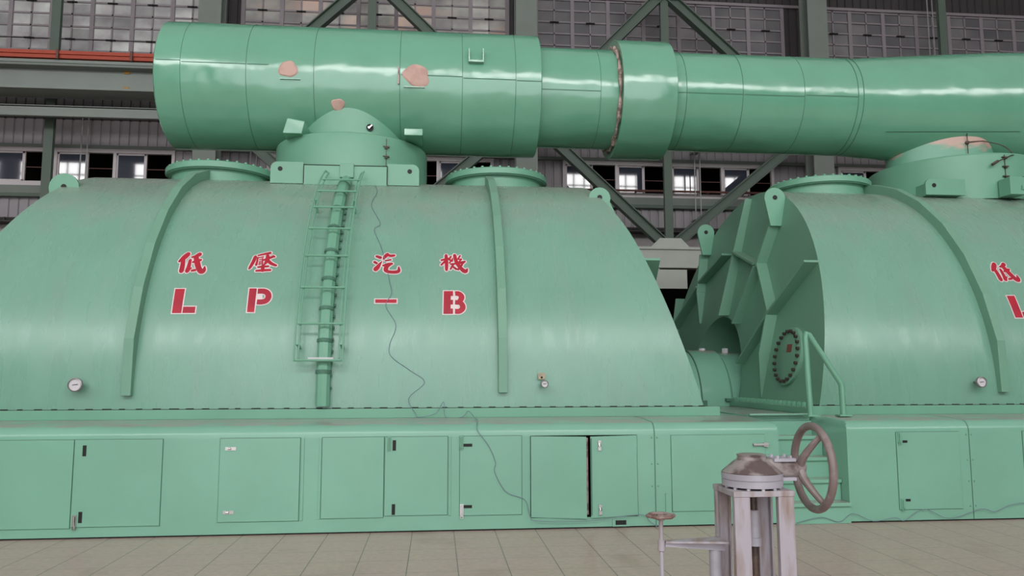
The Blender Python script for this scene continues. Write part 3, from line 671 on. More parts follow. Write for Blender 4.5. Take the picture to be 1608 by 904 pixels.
    if cx < 3:
        pb = MB().box(-1.83, -0.70, YC - cr - 0.075, YC - cr + 0.06, 4.1, 4.375).build('front_cover_box', G_PART, root, smooth=0, bevel=0.006)
        ln = MB(); ln.box(-1.835, -0.695, YC - cr - 0.079, YC - cr + 0.02, 4.372, 4.382)
        for x in (-1.835, -0.703): ln.box(x, x + 0.01, YC - cr - 0.079, YC - cr - 0.07, 4.12, 4.38)
        ln.build('cover_gap', DARK, pb, smooth=0)
        sx_ = -0.73
    else: sx_ = 8.42
    # split line with clamps on the collar
    ph = math.acos(max(-1, min(1, (sx_ - cx) / (cr + 0.004)))); yy = YC - (cr + 0.004) * math.sin(ph)
    sm = MB().box(sx_ - 0.006, sx_ + 0.006, yy - 0.004, yy + 0.03, 4.34, 4.84 if cx < 3 else 4.76)
    for z in (4.43, 4.58, 4.72): sm.box(sx_ - 0.045, sx_ + 0.045, yy - 0.028, yy + 0.02, z - 0.008, z + 0.008).box(sx_ - 0.02, sx_ + 0.02, yy - 0.03, yy + 0.0, z - 0.03, z - 0.018)
    sm.build('split_clamps', STEMM, co, smooth=0)
    # end fins and lifting eyes
    for side, X, on in ((-1, xL, fins_left), (1, xR, fins_right)):
        if not on: continue
        def fin(p0, p1, d0, d1, t=0.035, name='end_fin'):
            d0 *= 0.78; d1 *= 0.78
            y0, z0 = p0; y1, z1 = p1; dv = Vector((0, y1 - y0, z1 - z0)).normalized(); nn = Vector((0, -dv.z, dv.y)) * t / 2
            def q(y, z, d, s): return Vector((X(z) + side * d, y, z)) + nn * s
            return MB().hexa([q(y0, z0, -0.02, -1), q(y1, z1, -0.02, -1), q(y1, z1, d1, -1), q(y0, z0, d0, -1), q(y0, z0, -0.02, 1), q(y1, z1, -0.02, 1), q(y1, z1, d1, 1), q(y0, z0, d0, 1)]).build(name, G_RIB, root, smooth=0, bevel=0.003)
        if detail_end:
            F = [((10.55, 3.72), (10.88, 3.08), .20, .20), ((10.86, 3.10), (10.24, 2.36), .20, .20), ((10.24, 2.38), (10.30, 1.80), .20, .20), ((10.30, 1.80), (10.36, 1.20), .20, .01),
                 ((11.84, 4.29), (12.07, 2.44), .14, .22), ((13.57, 3.65), (13.41, 2.95), .20, .20), ((13.41, 2.95), (13.36, 2.39), .20, .04), ((9.24, 2.91), (10.22, 2.34), .24, .20),
                 ((10.22, 2.34), (11.11, 1.67), .20, .18), ((12.35, 3.47), (13.45, 3.12), .22, .2), ((13.45, 3.05), (14.59, 2.38), .22, .22), ((12.0, 3.46), (11.00, 3.12), .2, .2), ((10.95, 3.08), (11.52, 2.28), .2, .18), ((15.0, 2.2), (14.60, 2.39), .2, .2), ((14.62, 2.95), (14.62, 2.3), .2, .16)]
        else:
            F = [((10.55, 3.72), (10.88, 3.08), .20, .20), ((10.86, 3.10), (10.24, 2.36), .20, .20), ((10.24, 2.38), (10.36, 1.20), .20, .02), ((11.84, 4.29), (12.07, 2.44), .14, .22), ((9.24, 2.91), (10.22, 2.34), .24, .20),
                 ((10.22, 2.34), (11.11, 1.67), .20, .18), ((13.57, 3.65), (13.36, 2.39), .20, .04), ((14.55, 2.91), (13.36, 2.34), .24, .20), ((13.36, 2.34), (12.7, 2.5), .2, .2)]
        for f_ in F: fin(*f_)
    for side, X, on in ((-1, xL, 1), (1, xR, 1)):
        for yy, rr, zz in (((10.52, 0.155, 4.00), (13.40, 0.155, 4.02)) if xc > 3 else ((10.30, 0.15, 3.90), (13.5, 0.15, 3.90))):
            ex = X(zz) + side * (0.155 if xc > 3 else 0.0)
            if xc < 3:
                ex = (2.20 if side > 0 else -4.76); rr = 0.15 if side > 0 else 0.185
            pts = []
            for k in range(13):
                a_ = R_(-20 + 220 * k / 12); pts.append((ex + rr * math.cos(a_), yy, zz + rr * math.sin(a_)))
            zb = zz - (0.40 if xc > 3 else 0.62)
            xb = X(zb)
            lo_ = [(xb - side * 0.03, zb), (xb + side * 0.19, zb)] if side > 0 else [(xb - 0.155, zb), (xb + 0.0, zb)]
            pts += [(lo_[0][0], yy, lo_[0][1]), (lo_[1][0], yy, lo_[1][1])]
            e = MB().prism(pts, (0, 0.045, 0)).build('lifting_eye', G_PART, root, smooth=0, bevel=0.004)
            MB().lathe([(0.034, 0), (0.034, -0.004)], (ex, yy - 0.001, zz + 0.01), 'y', 16).build('eye_hole', BLACK, e)
    if detail_end:      # bolted round cover on the near part of the left end wall
        cy, cz, cr2 = 9.64, 1.74, 0.37
        tilt = 0.19
        def Q(y, z, d): return Vector((xL(z) - d, y, z))
        ring = []
        for r_, d_ in ((cr2, 0.0), (cr2, 0.045), (cr2 - 0.01, 0.05), (0.0, 0.05)):
            ring.append([Q(cy + r_ * math.cos(2 * math.pi * k / 48), cz + r_ * math.sin(2 * math.pi * k / 48), d_) for k in range(48)])
        rc_ = MB().grid(ring, cv=True).build('round_cover', G_RIB, root)
        repeat('cover_bolt', STEMM, rc_, [Q(cy + (cr2 - 0.05) * math.cos(2 * math.pi * k / 22), cz + (cr2 - 0.05) * math.sin(2 * math.pi * k / 22), 0.05) for k in range(22)], lambda m_, p: m_.lathe([(0.024, 0), (0.024, -0.035), (0, -0.036)], p, 'x', 6))
        p = [Q(cy - 0.045 + dy, cz + 0.10 + dz, 0.052) for dy, dz in ((-0.07, -0.05), (0.07, -0.05), (0.07, 0.05), (-0.07, 0.05))]
        MB().prism(p, (-0.003, 0, 0)).build('red_tag', worn('faded_red_tag', (0.25, 0.06, 0.05), (0.16, 0.08, 0.06), 0.6, 20), rc_, smooth=0)
    lettering(root, texts, xc)
    return root
C1 = make_casing(-1.30, lambda z: -1.30 - 4.32 + 0.30 * (z - 1.17), lambda z: 3.02 - 0.285 * (z - 1.17) - 0.012 * max(0, z - 3.3) * 5, 'large green half-round casing lettered in red with LP-B, ladder up its middle',
    [(-3.30, 2.7, 118), (0.687, 3.0, 118)], (-3.22, 0.90), (-1.30, 1.13), ['low', 'press', 'steam', 'machine', 'L', 'P', 'dash', 'B'], False, True, False)
C2 = make_casing(8.62, lambda z: 4.40 + 0.19 * (z - 1.17), lambda z: 12.84 - 0.285 * (z - 1.17), 'green half-round casing at right with ribbed end wall, lifting eyes and a handrail in front',
    [(6.60, 2.7, 118), (10.55, 3.0, 118)], (6.12, 10.8), (8.42, 1.26), ['low', 'L'], True, False, True)
for (x, v, r, l) in ((-3.74, 0.27, 0.072, 'large grey-rimmed round gauge at the lower left of the lettered casing'), (1.19, 0.265, 0.042, 'small white round gauge below right of the letter B, with a plate above'), (6.32, 0.27, 0.062, 'round gauge low on the right casing near its curved rib')):
    p = on_hood(x, v, 0.0); y0 = p.y - 0.13
    g = thing('pressure_gauge', l, 'gauge', (x, p.y, p.z))
    MB().lathe([(0.014, 0.03), (0.014, -0.10)], (x, p.y, p.z), 'y', 12).build('stem', CASEM, g)
    MB().lathe([(0.0, 0.0), (r * 0.9, 0.0), (r, -0.01), (r, -0.045), (r * 0.86, -0.05), (r * 0.84, -0.038)], (x, p.y - 0.09, p.z), 'y', 32, caps=False).build('case', CASEM, g)
    dl = MB().lathe([(r * 0.85, -0.036), (0.0, -0.037)], (x, p.y - 0.09, p.z), 'y', 32).build('dial', DIAL, g)
    MB().bar((x - r * 0.35, p.y - 0.13, p.z - r * 0.02), (x + r * 0.4, p.y - 0.13, p.z + r * 0.08), 0.006, 0.003).build('needle', BLACK, dl, smooth=0)
    if r < 0.05: MB().box(x - 0.06, x + 0.02, p.y - 0.04, p.y - 0.03, p.z + 0.05, p.z + 0.12).box(x - 0.03, x - 0.01, p.y - 0.04, p.y + 0.03, p.z + 0.06, p.z + 0.08).build('name_plate', worn('brass_plate', (0.45, 0.38, 0.26), (0.35, 0.30, 0.22), 0.5, 20), g, smooth=0)
# shaft cover between the casings
sc = thing('shaft_cover', 'rounded pale green shaft cover between the two casings', 'cover', (3.9, 12.0, HD))
MB().lathe([(0.80, 2.9), (0.82, 2.9), (0.82, 3.86)], (0, 12.0, 1.05), 'x', 40, caps=False, a0=0, a1=math.pi).build('half_shell', G_PLINTH, sc)
MB().lathe([(0.835, 3.87), (0.835, 4.30), (0.80, 4.34), (0.78, 5.0)], (0, 12.0, 1.05), 'x', 40, caps=False, a0=0, a1=math.pi).build('half_shell', G_PLINTH, sc)
MB().lathe([(0.80, 3.855), (0.838, 3.857), (0.838, 3.872), (0.80, 3.874)], (0, 12.0, 1.05), 'x', 40, caps=False, a0=0, a1=math.pi).build('joint_ring', G_DARK, sc)
for x in (4.15, 4.52): MB().lathe([(0.05, 0.80), (0.05, 0.87), (0.0, 0.875)], (x, 11.95, 1.04), 'z', 6).build('cap_bolt', DIAL, sc)
MB().box(3.85, 3.92, 11.12, 11.2, HD + 0.003, 1.13).box(4.2, 4.32, 11.1, 11.2, 1.12, 1.16).build('foot_clip', G_DARK, sc, smooth=0)

# ---------------------------------------------------------------- crossover pipe
cp = thing('crossover_pipe', 'huge glossy green horizontal crossover pipe spanning the whole top of the picture', 'pipe', (3, YC, ZP))
AX = (0, YC, ZP)
MB().lathe([(0.0, -3.99), (0.80, -3.99), (0.90, -3.995), (0.94, -3.97), (0.942, -3.6), (0.94, -3.0), (0.94, 1.50), (0.93, 1.512), (0.775, 1.512)], AX, 'x', 96, caps=False).build('thick_section', G_PIPE, cp)
MB().lathe([(0.775, 1.51), (0.775, 2.85)], AX, 'x', 96, caps=False).build('thin_section', G_PIPE, cp)
MB().lathe([(0.775, 3.55), (0.775, 5.0), (0.782, 6.6), (0.80, 6.85), (0.965, 9.1), (1.0, 10.2), (1.0, 13.0), (0, 13.0)], AX, 'x', 96, caps=False).build('thin_section', G_PIPE, cp)
ec = MB().lathe([(0.78, 2.80), (0.80, 2.745), (0.925, 2.735), (0.928, 2.75), (0.926, 3.555), (0.915, 3.562), (0.77, 3.562)], AX, 'x', 96, caps=False).build('expansion_collar', G_PIPE, cp)
tl = []
for i in range(60):
    a = R_(100 + i * 4.5); rr = 0.80 + 0.02 * math.sin(i * 1.7)
    tl.append((a, rr))
tm = MB(); rows = []
for a, rr in tl:
    row = []
    for k in range(7):
        q = 2 * math.pi * k / 7; r2 = 0.028 + 0.01 * math.sin(a * 9)
        rad = rr + r2 * math.cos(q); row.append((2.715 + r2 * math.sin(q), YC + rad * math.cos(a), ZP + rad * math.sin(a)))
    rows.append(row)
tm.grid(rows, cv=True).build('torn_lagging', SALMON2, ec)
def ring_seam(x, r, a0=95, a1=275, par=cp):
    MB().lathe([(r, x), (r + 0.005, x + 0.001), (r + 0.005, x + 0.006), (r, x + 0.007)], AX, 'x', 48, caps=False, a0=R_(a0), a1=R_(a1)).build('sheet_seam', G_DARK, par)
for x in (-3.62, -2.72, -1.78, -0.56, 0.34, 1.12): ring_seam(x, 0.94)
ring_seam(2.42, 0.775)
for x in (3.74, 4.62, 5.60): ring_seam(x, 0.777)
ring_seam(6.46, 0.785); ring_seam(6.55, 0.786)
def lseam(x0, x1, z, r0, r1, n=20):
    mb = MB(); rows = []
    for i in range(n + 1):
        x = x0 + (x1 - x0) * i / n; r = r0 + (r1 - r0) * i / n
        rows.append([(x, YC - math.sqrt(r * r - (zz - ZP) ** 2) - 0.004, zz) for zz in (z, z + 0.004, z + 0.011)])
    mb.grid(rows).build('lap_seam', G_DARK, cp)
for x0, x1, z in ((-3.95, -3.62, 5.90), (-3.6, -2.72, 5.88), (-2.7, -2.4, 5.88), (-0.54, 0.34, 5.80), (0.36, 1.12, 5.78), (1.14, 1.5, 5.77)): lseam(x0, x1, z, 0.94, 0.94)
lseam(1.52, 2.42, 5.72, 0.775, 0.775); lseam(3.6, 4.62, 5.74, 0.777, 0.777); lseam(4.64, 5.6, 5.74, 0.777, 0.778); lseam(5.62, 6.46, 5.76, 0.778, 0.784)
lseam(7.0, 9.1, 5.28, 0.812, 0.966)
def blob(x, z, rx, rz, seed, name, mat, r=0.94, pts=28):
    rnd = random.Random(seed); mb = MB(); ph = [rnd.uniform(0, 6.28) for _ in range(4)]
    rings = []
    for t in (0.0, 0.5, 0.85, 1.0):
        row = []
        for i in range(pts):
            a = 2 * math.pi * i / pts; k = 1 + 0.10 * math.sin(2 * a + ph[0]) + 0.07 * math.sin(3 * a + ph[1]) + 0.04 * math.sin(5 * a + ph[2])
            xx = x + t * k * rx * math.cos(a); s = (z - ZP + t * k * rz * math.sin(a)) / r
            an = math.asin(max(-1, min(1, s))); rr = r + (0.014 if t < 0.9 else 0.001)
            row.append((xx, YC - rr * math.cos(an), ZP + rr * math.sin(an)))
        rings.append(row)
    return mb.grid(rings, cv=True).build(name, mat, cp)
blob(-2.13, 5.83, 0.125, 0.13, 3, 'bare_patch', SALMON); blob(-0.32, 5.80, 0.20, 0.155, 5, 'bare_patch', SALMON); blob(-1.44, 5.375, 0.09, 0.085, 8, 'bare_patch', SALMON)
for x0, x1, z in ((-2.24, -1.96, 5.685), (-0.50, -0.20, 5.63)):
    s = z - ZP; y = YC - math.sqrt(0.94 ** 2 - s * s)
    MB().box(x0, x1, y - 0.03, y + 0.02, z - 0.006, z + 0.006).build('flap_edge', G_PIPE, cp, smooth=0)
MB().box(-0.585, -0.565, YC - 0.965, YC - 0.93, 5.66, 5.92).build('flap_edge', SALMON2, cp, smooth=0)
# hanging bracket near the right end of the thick section
hk = MB(); hk.box(0.43, 0.65, YC - 0.995, YC - 0.80, 6.02, 6.045).box(0.43, 0.445, YC - 0.99, YC - 0.75, 6.04, 6.22).box(0.635, 0.65, YC - 0.99, YC - 0.75, 6.04, 6.22)
hk.build('small_bracket', G_PIPE, cp, smooth=0)
bb = MB(); bb.prism([(-2.16, YC - 1.05, 4.86), (-1.90, YC - 1.05, 4.86), (-1.86, YC - 1.05, 5.04), (-2.10, YC - 1.05, 5.08)], (0, 0.5, 0))
bb.build('support_box', G_PIPE, cp, smooth=0, bevel=0.01)
MB().box(-0.48, -0.22, YC - 0.98, YC - 0.45, 4.90, 5.0).build('support_box', G_PIPE, cp, smooth=0, bevel=0.01)
# branches down to the casings
b1 = MB().grid([[(-1.30 + 0.84 * math.cos(2 * math.pi * i / 80), YC + 0.785 * math.sin(2 * math.pi * i / 80), z) for i in range(80)] for z in (4.90, 5.2, 5.62)], cv=True).build('branch', G_PART, cp)
pt = MB().lathe([(0.052, 0.0), (0.052, -0.02), (0.040, -0.02), (0.036, 0.0), (0.0, 0.0)], (-0.985, YC - 0.735, 5.07), 'y', 24, caps=False).build('port_rim', BLACK, b1)
MB().lathe([(0.022, 0.0), (0.022, -0.03), (0.0, -0.035)], (-0.995, YC - 0.735, 5.07), 'y', 6).bar((-1.0, YC - 0.77, 5.05), (-0.955, YC - 0.77, 5.10), 0.02, 0.02).build('port_fitting', CHROME, b1)
rows = []
for z, k in ((4.80, 1.0), (5.2, 1.0), (5.7, 1.0)):
    row = []
    for i in range(80):
        a = 2 * math.pi * i / 80; c, s_ = math.cos(a), math.sin(a); rx = 0.56 if c > 0 else 1.08
        row.append((8.47 + rx * c, YC + 0.66 * s_, z))
    rows.append(row)
b2_ = MB().grid(rows, cv=True).build('branch', worn('green_over_salmon_patch', (0.17, 0.40, 0.28), (0.56, 0.38, 0.32), 0.35, 1.6, 0.52, 0.60, sc=(0.8, 1, 2.2)), cp)
b2_['label'] = 'flared branch with bare pink patches'
MB().lathe([(0.045, 0.0), (0.045, -0.02), (0.030, -0.02), (0.0, 0.0)], (8.57, YC - 0.61, 5.16), 'y', 24, caps=False).build('port_rim', BLACK, b2_)
MB().lathe([(0.03, 0.0), (0.03, -0.03), (0.0, -0.035)], (8.28, YC - 0.66, 5.12), 'y', 6).tube([(8.30, YC - 0.68, 5.13), (8.57, YC - 0.65, 5.16)], 0.008, 6).tube([(8.28, YC - 0.68, 5.28), (8.28, YC - 0.68, 4.88)], 0.007, 6).build('port_fitting', STEMM, b2_)
# thin dangling sensor lead
pts = spline([(8.57, YC - 0.65, 5.16), (8.62, YC - 1.0, 4.98), (8.66, YC - 1.15, 4.80), (8.50, YC - 1.30, 4.74), (8.22, YC - 1.31, 4.62)], 6)
mb = MB().tube(pts, 0.008, 6); mb.tube([(8.28, YC - 1.31, 4.65), (8.18, YC - 1.31, 4.59)], 0.02, 8)
tag(mb.build('sensor_lead', STEMM), 'thin dark cable end dangling from the port of the right branch', 'cable')
# valve bracket on the right collar
ib = thing('instrument_bracket', 'small green bracket with silver bolts and tubes beside the right collar', 'bracket', (8.6, YC - 1.45, 4.2))
MB().box(8.28, 8.52, YC - 1.52, YC - 1.28, 4.10, 4.36).build('box', G_PART, ib, smooth=0, bevel=0.008)
MB().tube(spline([(8.45, YC - 1.5, 4.20), (8.7, YC - 1.52, 4.16), (9.0, YC - 1.55, 4.06), (9.3, YC - 1.6, 3.95)], 5), 0.045, 10).build('pipe', G_PART, ib)
MB().tube(spline([(8.5, YC - 1.5, 4.36), (8.8, YC - 1.52, 4.32), (9.1, YC - 1.5, 4.27)], 5), 0.014, 8).build('pipe', STEMM, ib)
for x, z in ((8.58, 4.09), (8.95, 3.96)): MB().tube([(x - 0.06, YC - 1.6, z - 0.01), (x + 0.06, YC - 1.6, z + 0.02)], 0.035, 8).build('union_nut', CHROME, ib)

# ---------------------------------------------------------------- ladder and drain trunk on the lettered casing
ld = thing('fixed_ladder', 'green ladder hooked over the lettered casing, left of centre', 'ladder', (-1.255, 8.6, 1.6))
for x in (-1.49, -1.025):
    sg = -1 if x < -1.2 else 1; mb = MB()
    for dx, dr, aa in ((0.024 * sg, 0.20, 8.7), (-0.018 * sg, 0.17, 9.3)):
        mb.tube([(x + dx, YC - (RH + dr) * math.cos(R_(aa + (67.0 - aa) * i / 30)), ZC + (RH + dr) * math.sin(R_(aa + (67.0 - aa) * i / 30))) for i in range(31)], 0.0105, 8)
    for t_ in (8.9, 66.8): mb.tube([(x + 0.024 * sg, YC - (RH + 0.2) * math.cos(R_(t_)), ZC + (RH + 0.2) * math.sin(R_(t_))), (x - 0.018 * sg, YC - (RH + 0.17) * math.cos(R_(t_)), ZC + (RH + 0.17) * math.sin(R_(t_)))], 0.0105, 8)
    mb.build('rail', G_PART, ld)
for a in (8.9, 15.8, 23.2, 30.5, 37.9, 45.0, 51.9, 58.8):
    y = YC - (RH + 0.195) * math.cos(R_(a)); z = ZC + (RH + 0.195) * math.sin(R_(a))
    MB().tube([(-1.50, y, z), (-1.015, y, z)], 0.0125, 8).build('rung', G_PART, ld)
for a in (12.0, 48.0):
    for x in (-1.49, -1.025):
        MB().bar((x, YC - (RH - 0.01) * math.cos(R_(a)), ZC + (RH - 0.01) * math.sin(R_(a))), (x, YC - (RH + 0.19) * math.cos(R_(a)), ZC + (RH + 0.19) * math.sin(R_(a))), 0.02, 0.03, (1, 0, 0)).build('stand_off', G_PART, ld, smooth=0)
dt = thing('drain_trunk', 'segmented green pipe running down the casing behind the ladder', 'pipe', (-1.22, 8.6, 1.15))
ang = [0.6, 7, 13, 19.5, 26, 33, 40, 47, 54, 61, 69]
mb = MB(); rws = []
for a in ang:
    rr = 0.078; c0 = RH + 0.06; row = []
    xc_ = -1.235 + 0.02 * math.cos(R_(a * 2))
    for k in range(10):
        q = 2 * math.pi * (k + 0.5) / 10; rad = c0 + rr * math.sin(q)
        row.append((xc_ + rr * math.cos(q), YC - rad * math.cos(R_(a)), ZC + rad * math.sin(R_(a))))
    rws.append(row)
mb.grid(rws, cv=True); mb.f.append(tuple(range(10))); mb.build('trunk', G_PART, dt, smooth=20)
for a in ang[1:-1]:
    bd = MB(); rws = []
    for da in (-0.35, 0.35):
        c0 = RH + 0.06; rr = 0.085; row = []
        for k in range(17):
            q = math.pi * k / 16; rad = c0 + rr * math.sin(q); row.append((-1.235 + 0.02 * math.cos(R_(a * 2)) + rr * math.cos(q), YC - rad * math.cos(R_(a + da)), ZC + rad * math.sin(R_(a + da))))
        rws.append(row)
    bd.grid(rws).build('weld_band', G_DARK, dt)
bc = MB(); bc.box(-1.37, -1.10, YC - (RH + 0.185) * math.cos(R_(10.4)), YC - (RH + 0.155) * math.cos(R_(10.4)), ZC + RH * math.sin(R_(9.2)), ZC + RH * math.sin(R_(9.2)) + 0.045)
bc.build('bright_strap', DIAL, dt, smooth=0)
MB().box(-1.34, -1.15, YC - 1.25, YC - 1.10, 4.20, 4.40).build('top_box', G_PART, dt, smooth=0, bevel=0.008)
sp_ = MB()
for k in range(20):
    a = R_(4 + k * 2.4); y = YC - (RH + 0.03) * math.cos(a); z = ZC + (RH + 0.03) * math.sin(a)
    sp_.box(-1.152, -1.128, y - 0.02, y + 0.02, z - 0.014, z + 0.014)
sp_.build('side_bolts', G_DARK, dt, smooth=0)

# loose signal wires
wp = []
for x, a in ((-0.86, 68), (-0.80, 60), (-0.84, 52), (-0.70, 44.0), (-0.765, 41.6), (-0.655, 35.5), (-0.545, 26.9), (-0.515, 23.8), (-0.573, 20.9), (-0.452, 16.7), (-0.516, 12.7), (-0.492, 10.2), (-0.28, 7.4), (-0.125, 5.1), (-0.296, 2.0)):
    wp.append(on_hood(x, R_(a) * RH, 0.008))
wp += [Vector((-0.22, 8.60, 1.10)), Vector((-0.18, 8.58, 1.058)), Vector((0.0, 8.57, 1.10)), Vector((0.085, 8.6, 1.22)), Vector((0.107, 8.55, 1.06)), Vector((0.28, 8.55, 1.058)), Vector((0.35, 8.57, 1.12)), Vector((0.41, 8.3, 1.06)), Vector((0.42, 7.98, 1.055)), Vector((0.41, 7.82, 0.97)),
       Vector((0.52, 7.815, 0.82)), Vector((0.59, 7.815, 0.66)), Vector((0.58, 7.815, 0.57)), Vector((0.66, 7.815, 0.41)), Vector((0.73, 7.815, 0.35)), Vector((0.88, 7.815, 0.29)), Vector((0.93, 7.81, 0.14)), Vector((1.0, 7.80, 0.09)), Vector((1.5, 7.80, 0.08)), Vector((2.02, 7.81, 0.13)), Vector((2.13, 7.815, 0.06)), Vector((2.2, 7.8, 0.01))]
tag(MB().tube(spline(wp, 5), 0.0035, 5).build('signal_wire', WIREM), 'thin blue-grey wire trailing down the lettered casing and over the plinth doors', 'wire')
wp = [Vector(q) for q in ((3.64, 7.80, 0.02), (3.9, 7.80, 0.07), (4.1, 7.81, 0.02), (4.25, 7.81, 0.10), (4.46, 7.81, 0.02), (4.7, 7.81, 0.05), (4.80, 7.81, 0.02), (5.02, 7.81, 0.13), (5.29, 7.81, 0.03), (5.64, 7.81, 0.12), (5.8, 7.81, 0.09), (6.0, 7.81, 0.16), (6.4, 7.81, 0.17), (6.8, 7.8, 0.02))]
tag(MB().tube(spline(wp, 5), 0.0035, 5).build('signal_wire', WIREM), 'thin wire zigzagging along the foot of the right plinth', 'wire')

# ---------------------------------------------------------------- foreground valve pedestal
vx, vy = 1.783, 4.36
vp = thing('valve_pedestal', 'worn silver square-frame valve pedestal with conical gearbox and big handwheel', 'valve', (vx, vy, 0))
T = 0.885
for sx in (-1, 1):
    for sy in (-1, 1):
        x0 = vx + sx * 0.168; y0 = vy + sy * 0.16; mb = MB()
        xa, xb = sorted((x0, x0 - sx * 0.088)); ya, yb = sorted((y0, y0 - sy * 0.012)); mb.box(xa, xb, ya, yb, 0.02, T - 0.03)
        for xe in (xa, xb - 0.012): yc, yd = sorted((y0 - sy * 0.012, y0 - sy * 0.038)); mb.box(xe, xe + 0.012, yc, yd, 0.02, T - 0.03)
        mb.build('leg', VALVE, vp, smooth=0, bevel=0.002)
MB().box(vx - 0.172, vx + 0.172, vy - 0.164, vy + 0.164, T - 0.03, T).build('top_plate', VALVE, vp, smooth=0, bevel=0.003)
MB().box(vx - 0.2, vx + 0.2, vy - 0.2, vy + 0.2, 0, 0.02).build('base_plate', VALVE, vp, smooth=0)
gb_ = MB().lathe([(0.155, 0.895), (0.167, 0.897), (0.167, 0.93), (0.163, 0.933), (0.168, 0.937), (0.168, 0.968), (0.150, 0.970)], (vx, vy, 0), 'z', 56).build('gearbox_flange', VALVE2, vp)
MB().lathe([(0.160, 0.960), (0.1665, 0.972), (0.10, 1.030), (0.082, 1.040), (0.078, 1.056), (0.082, 1.066), (0.07, 1.070), (0, 1.070)], (vx, vy, 0), 'z', 56).build('gearbox', GEARM, vp)
repeat('gearbox_bolt', DIAL, gb_, [(vx + 0.148 * math.cos(2 * math.pi * k / 12), vy + 0.148 * math.sin(2 * math.pi * k / 12), 0.884) for k in range(12)], lambda m_, p: m_.lathe([(0.011, 0), (0.011, 0.015)], p, 'z', 8))
hs = MB(); rows = []
for x, wy, z0, z1 in ((vx + 0.06, 0.055, 0.955, 1.045), (vx + 0.12, 0.055, 0.945, 1.045), (vx + 0.15, 0.05, 0.94, 1.04), (vx + 0.255, 0.048, 0.94, 1.03)):
    zc_ = (z0 + z1) / 2; hz = (z1 - z0) / 2
    rows.append([(x, vy + wy * math.copysign(abs(math.cos(2 * math.pi * k / 24)) ** 0.6, math.cos(2 * math.pi * k / 24)), zc_ + hz * math.copysign(abs(math.sin(2 * math.pi * k / 24)) ** 0.6, math.sin(2 * math.pi * k / 24))) for k in range(24)])
b0 = len(hs.v); hs.grid(rows, cv=True); hs.f.append(tuple(b0 + 72 + k for k in range(24)))
sh = hs.build('shaft_housing', GEARM, vp, smooth=40)
cpb = MB(); cpb.box(vx + 0.11, vx + 0.235, vy - 0.06, vy + 0.06, 1.030, 1.048).box(vx + 0.13, vx + 0.235, vy - 0.06, vy + 0.06, 0.925, 0.943)
for dx in (0.135, 0.21):
    for dy in (-0.04, 0.04): cpb.lathe([(0.011, 1.048), (0.011, 1.062), (0, 1.063)], (vx + dx, vy + dy, 0), 'z', 6)
cpb.build('bearing_cap', VALVE2, sh, smooth=0)
hw = MB(); hx, hz, hr_ = 2.145, 0.99, 0.232
hw.tube([(hx, vy + hr_ * math.cos(2 * math.pi * k / 56), hz + hr_ * math.sin(2 * math.pi * k / 56)) for k in range(56)], 0.0225, 12, closed=True)
wheel = hw.build('handwheel', WHEELM, vp)
MB().lathe([(0.020, 1.99), (0.026, 2.02), (0.034, 2.045), (0.034, 2.09), (0.018, 2.10), (0.0, 2.10)], (0, vy, hz), 'x', 20).build('hub', WHEELM, wheel)
for an in (-120, 0 + 0, 120):
    a = R_(an + 180 + 180 if an == 0 else an + 0); a = {-120: R_(-122), 0: R_(0), 120: R_(122)}[an]
    cy, cz = math.cos(a), math.sin(a)
    pts = [Vector((2.065, vy + 0.02 * cy, hz + 0.02 * cz)), Vector((2.075, vy + 0.08 * cy, hz + 0.08 * cz)), Vector((2.11, vy + 0.16 * cy, hz + 0.16 * cz)), Vector((hx, vy + 0.222 * cy, hz + 0.222 * cz))]
    MB().tube(spline(pts, 4), [0.026 - 0.010 * i / 12 for i in range(13)], 10).build('spoke', WHEELM, wheel)
MB().lathe([(0.013, 0.0), (0.013, 0.64)], (vx, vy, 0), 'z', 16).build('lower_stem', STEMM, vp)
MB().lathe([(0.026, 0.22), (0.026, 0.62)], (vx, vy, 0), 'z', 20).build('stem_cover', STEMM, vp)
MB().lathe([(0.027, 0.60), (0.031, 0.60), (0.031, 0.76), (0.027, 0.762)], (vx, vy, 0), 'z', 24).build('stem_sleeve', VALVE2, vp)
MB().lathe([(0.024, 0.76), (0.024, 0.88)], (vx, vy, 0), 'z', 20).build('screw_thread', STEMM, vp)
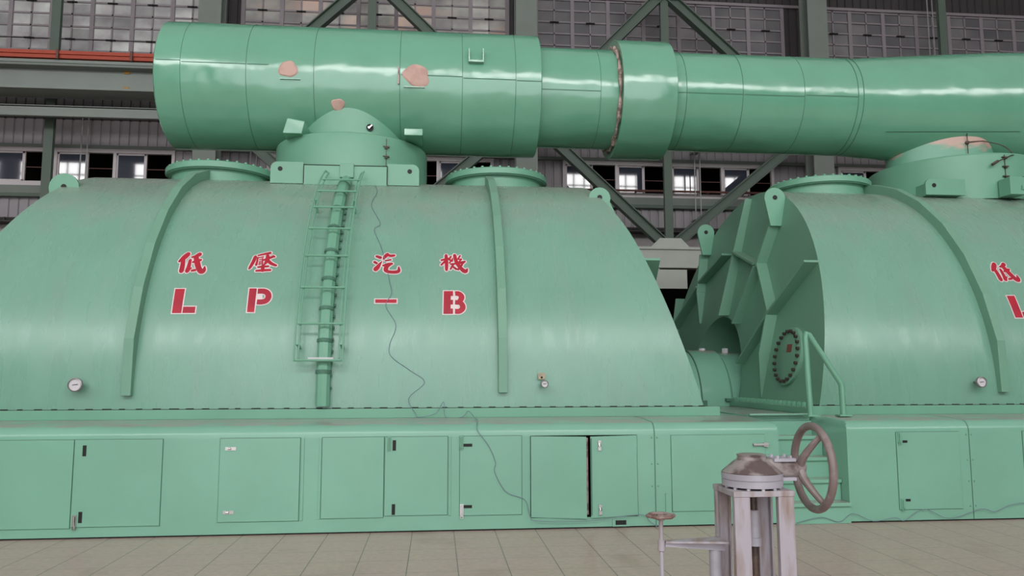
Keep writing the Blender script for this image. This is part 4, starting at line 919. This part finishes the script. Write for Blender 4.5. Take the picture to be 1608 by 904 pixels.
ck = MB().lathe([(0.030, 0.565), (0.040, 0.567), (0.040, 0.61), (0.030, 0.612)], (vx, vy, 0), 'z', 24); ck.box(vx - 0.05, vx + 0.05, vy + 0.03, vy + 0.155, 0.575, 0.60)
ck.build('stem_clamp', VALVE2, vp, smooth=30)
# small extension valve beside it
sv = thing('small_valve_spindle', 'thin worn spindle with small rusty handwheel left of the valve pedestal', 'valve spindle', (1.25, vy, 0))
MB().tube([(1.25, vy, 0.0), (1.25, vy, 0.74)], 0.0125, 12).build('spindle', VALVE, sv)
rim = []
for k in range(48):
    a = 2 * math.pi * k / 48; r = 0.070 + 0.005 * math.cos(a * 6); rim.append((1.25 + r * math.cos(a), vy + r * math.sin(a), 0.738))
sw = MB().tube(rim, 0.0095, 8, closed=True).build('small_handwheel', RUSTW, sv)
mb = MB().lathe([(0.012, 0.712), (0.022, 0.715), (0.022, 0.738), (0.010, 0.745), (0, 0.745)], (1.25, vy, 0), 'z', 16)
for k in range(5):
    a = 2 * math.pi * k / 5 + 0.3; mb.bar((1.25, vy, 0.725), (1.25 + 0.068 * math.cos(a), vy + 0.068 * math.sin(a), 0.736), 0.012, 0.012, (0, 0, 1))
mb.build('hub', RUSTW, sw, smooth=30)
MB().lathe([(0.0125, 0.545), (0.020, 0.55), (0.020, 0.605), (0.0125, 0.61)], (1.25, vy, 0), 'z', 16).build('guide_bush', VALVE, sv)
sa = MB().prism([(1.272, vy - 0.02, 0.592), (1.612, vy - 0.07, 0.592), (1.612, vy + 0.09, 0.592), (1.272, vy + 0.02, 0.592)], (0, 0, 0.010)).build('support_arm', VALVE, vp, smooth=0)
MB().prism([(1.272, vy - 0.006, 0.592), (1.612, vy - 0.006, 0.592), (1.612, vy - 0.006, 0.54), (1.272, vy - 0.006, 0.572)], (0, 0.010, 0)).build('arm_web', VALVE2, sa, smooth=0)
po = tag(MB().tube([(1.567, vy + 0.03, 0.0), (1.567, vy + 0.03, 0.585)], 0.034, 24).build('round_post', VALVE2), 'smooth lilac-silver round post under the support arm, left of the pedestal', 'post')
